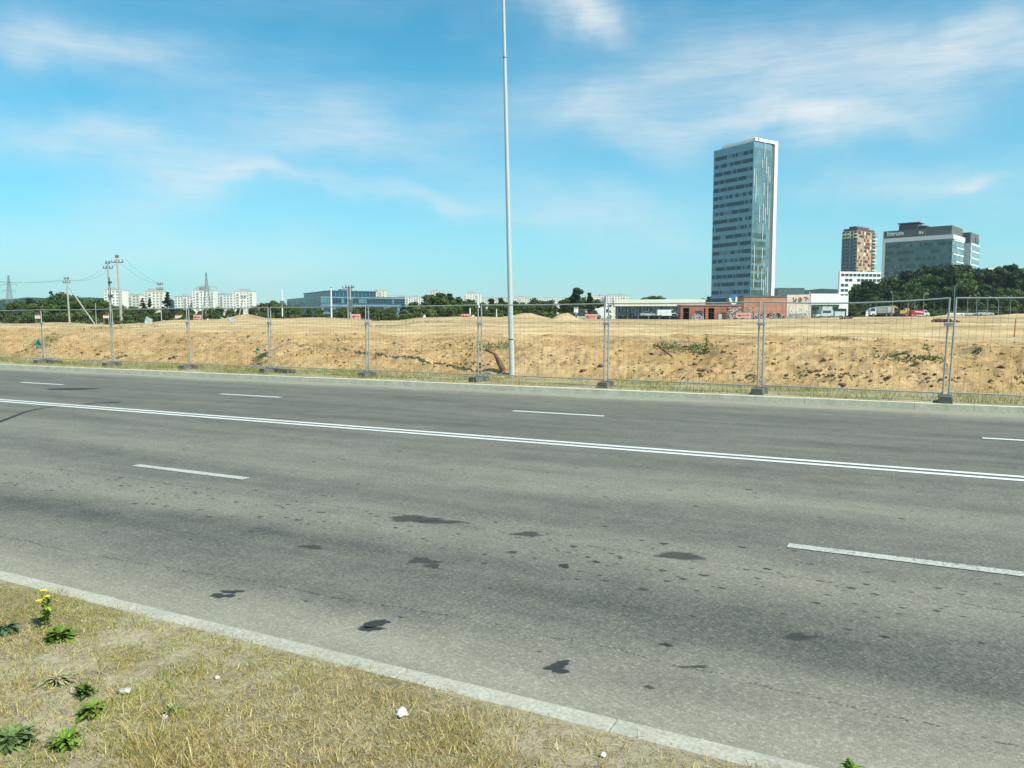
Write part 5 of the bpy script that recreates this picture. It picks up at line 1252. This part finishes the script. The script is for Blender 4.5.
ELV = mth(n, k, 'MULTIPLY', mth(n, k, 'ARCSINE', sep.outputs[2]), 57.29578)
cmb = n.new('ShaderNodeCombineXYZ'); k.new(AZ, cmb.inputs[0]); k.new(ELV, cmb.inputs[1]); AE = cmb.outputs[0]
def ae(px, py):
    d = ray(px, py).normalized(); return math.degrees(math.atan2(d.x, d.y)), math.degrees(math.asin(d.z))
def sublin(vec, sc, rot, det, rough, dist=0, seed=0.0, ns=1.0):
    mp = n.new('ShaderNodeMapping'); mp.inputs['Rotation'].default_value = (0, 0, R(rot)); mp.inputs['Scale'].default_value = (*sc, 1); mp.inputs['Location'].default_value = (seed, seed*.7, 0)
    k.new(vec, mp.inputs[0]); return noise(n, k, mp.outputs[0], ns, det, rough, dist)
warp = noise(n, k, AE, .12, 3)
nA = sublin(AE, (.10, .62), -8, 10, .72, .5); nB = sublin(AE, (.035, .16), -14, 6, .55, .6, 31.0); nC = sublin(AE, (.22, 1.9), -10, 8, .68, .4, 9.0)
total = None
def cloud(px0, py0, px1, py1, wpx, amp):
    global total
    a0_, e0_ = ae(px0, py0); a1_, e1_ = ae(px1, py1); cx, cy = (a0_+a1_)/2, (e0_+e1_)/2; L_ = math.hypot(a1_-a0_, e1_-e0_)/2; an = math.atan2(e1_-e0_, a1_-a0_); wd = wpx*57.3/F
    mp = n.new('ShaderNodeMapping'); mp.vector_type = 'TEXTURE'; mp.inputs['Location'].default_value = (cx, cy, 0); mp.inputs['Rotation'].default_value = (0, 0, an); mp.inputs['Scale'].default_value = (L_, wd, 1)
    # soften the outline with noise
    ad = n.new('ShaderNodeVectorMath'); ad.operation = 'MULTIPLY_ADD'; nz = n.new('ShaderNodeTexNoise'); nz.inputs['Scale'].default_value = .16; nz.inputs['Detail'].default_value = 4; k.new(AE, nz.inputs['Vector'])
    k.new(nz.outputs['Color'], ad.inputs[0]); ad.inputs[1].default_value = (7, 5, 0); ad2 = n.new('ShaderNodeVectorMath'); ad2.operation = 'ADD'; ad2.inputs[1].default_value = (-3.5, -2.5, 0); k.new(AE, ad.inputs[2]); k.new(ad.outputs[0], ad2.inputs[0]); k.new(ad2.outputs[0], mp.inputs[0])
    ln_ = n.new('ShaderNodeVectorMath'); ln_.operation = 'LENGTH'; k.new(mp.outputs[0], ln_.inputs[0])
    q = mth(n, k, 'POWER', 2.718, mth(n, k, 'MULTIPLY', mth(n, k, 'MULTIPLY', ln_.outputs['Value'], ln_.outputs['Value']), -1.1)); q = mth(n, k, 'MULTIPLY', q, amp)
    total = q if total is None else mth(n, k, 'ADD', total, q)
for c in [(-60, 10, 180, 52, 16, .62), (0, 128, 190, 146, 22, .62), (90, 205, 270, 155, 30, .55), (215, 158, 320, 182, 10, .55), (310, 182, 520, 222, 11, .50), (200, 112, 440, 134, 30, .55), (535, 2, 640, 16, 18, 1.05),
          (640, 80, 980, 62, 46, .66), (690, 124, 930, 112, 13, .62), (880, 60, 1120, 18, 24, .62), (-60, 245, 420, 262, 30, .42), (480, 195, 720, 232, 32, .48), (780, 150, 860, 140, 14, .42), (560, 95, 720, 160, 26, .4),
          (780, 195, 1060, 175, 20, .42), (930, 190, 980, 176, 6, .5), (480, 130, 700, 60, 20, .35), (-400, 120, -100, 90, 40, .5), (1150, 100, 1500, 60, 50, .5)]: cloud(*c)
fine_ = mth(n, k, 'ADD', mth(n, k, 'MULTIPLY', nA, 1.2), mth(n, k, 'MULTIPLY', nC, .85))
den = mth(n, k, 'MULTIPLY', total, mth(n, k, 'ADD', fine_, -.20))
gen = mth(n, k, 'MULTIPLY', mth(n, k, 'SUBTRACT', nB, .44, False), 1.2)
den = mth(n, k, 'ADD', den, mth(n, k, 'MAXIMUM', mth(n, k, 'MULTIPLY', gen, nC), 0.0)); 
den = mth(n, k, 'MULTIPLY', den, .9, True)
hz = mth(n, k, 'POWER', 2.718, mth(n, k, 'MULTIPLY', mth(n, k, 'MAXIMUM', ELV, 0.0), -.135))     # pale air near the horizon
skt = mixc(n, k, 1.0, sky.outputs[0], (.22, 1.12, 1.21), 'MULTIPLY')
c = mixc(n, k, mth(n, k, 'MULTIPLY', hz, .72), skt, (5.3, 6.0, 6.3))
c = mixc(n, k, den, c, (6.4, 6.75, 6.8))
k.new(c, bg.inputs[0]); bg.inputs[1].default_value = .105
cam = bpy.data.cameras.new('camera'); co = bpy.data.objects.new('camera', cam); COL.objects.link(co); SC.camera = co
co.location = (0, 0, HC); co.rotation_euler = (R(90)-PITCH, 0, 0); cam.sensor_width = 36; cam.lens = F/1024*36; cam.clip_end = 20000; cam.clip_start = .05
vs_ = SC.view_settings; vs_.view_transform = 'Standard'; vs_.look = 'None'; vs_.gamma = 1; vs_.exposure = .36; vs_.use_curve_mapping = False
SC.render.engine = 'CYCLES'; SC.cycles.max_bounces = 5; SC.cycles.diffuse_bounces = 2; SC.cycles.glossy_bounces = 2; SC.cycles.transparent_max_bounces = 6; SC.cycles.use_denoising = True

hm = bpy.data.materials.new('haze_air'); hm.use_nodes = True; hn_, hl_ = nt(hm); hn_.clear(); ho = hn_.new('ShaderNodeOutputMaterial'); hv = hn_.new('ShaderNodeVolumePrincipled')
hv.inputs['Color'].default_value = (.80, .90, 1.0, 1); hv.inputs['Density'].default_value = .00011; hv.inputs['Anisotropy'].default_value = .2; hl_.new(hv.outputs[0], ho.inputs['Volume'])
m = MB(); m.box(-2600, 2600, -150, 2650, -1.5, 130); hb = m.build('haze', hm, kind='stuff')
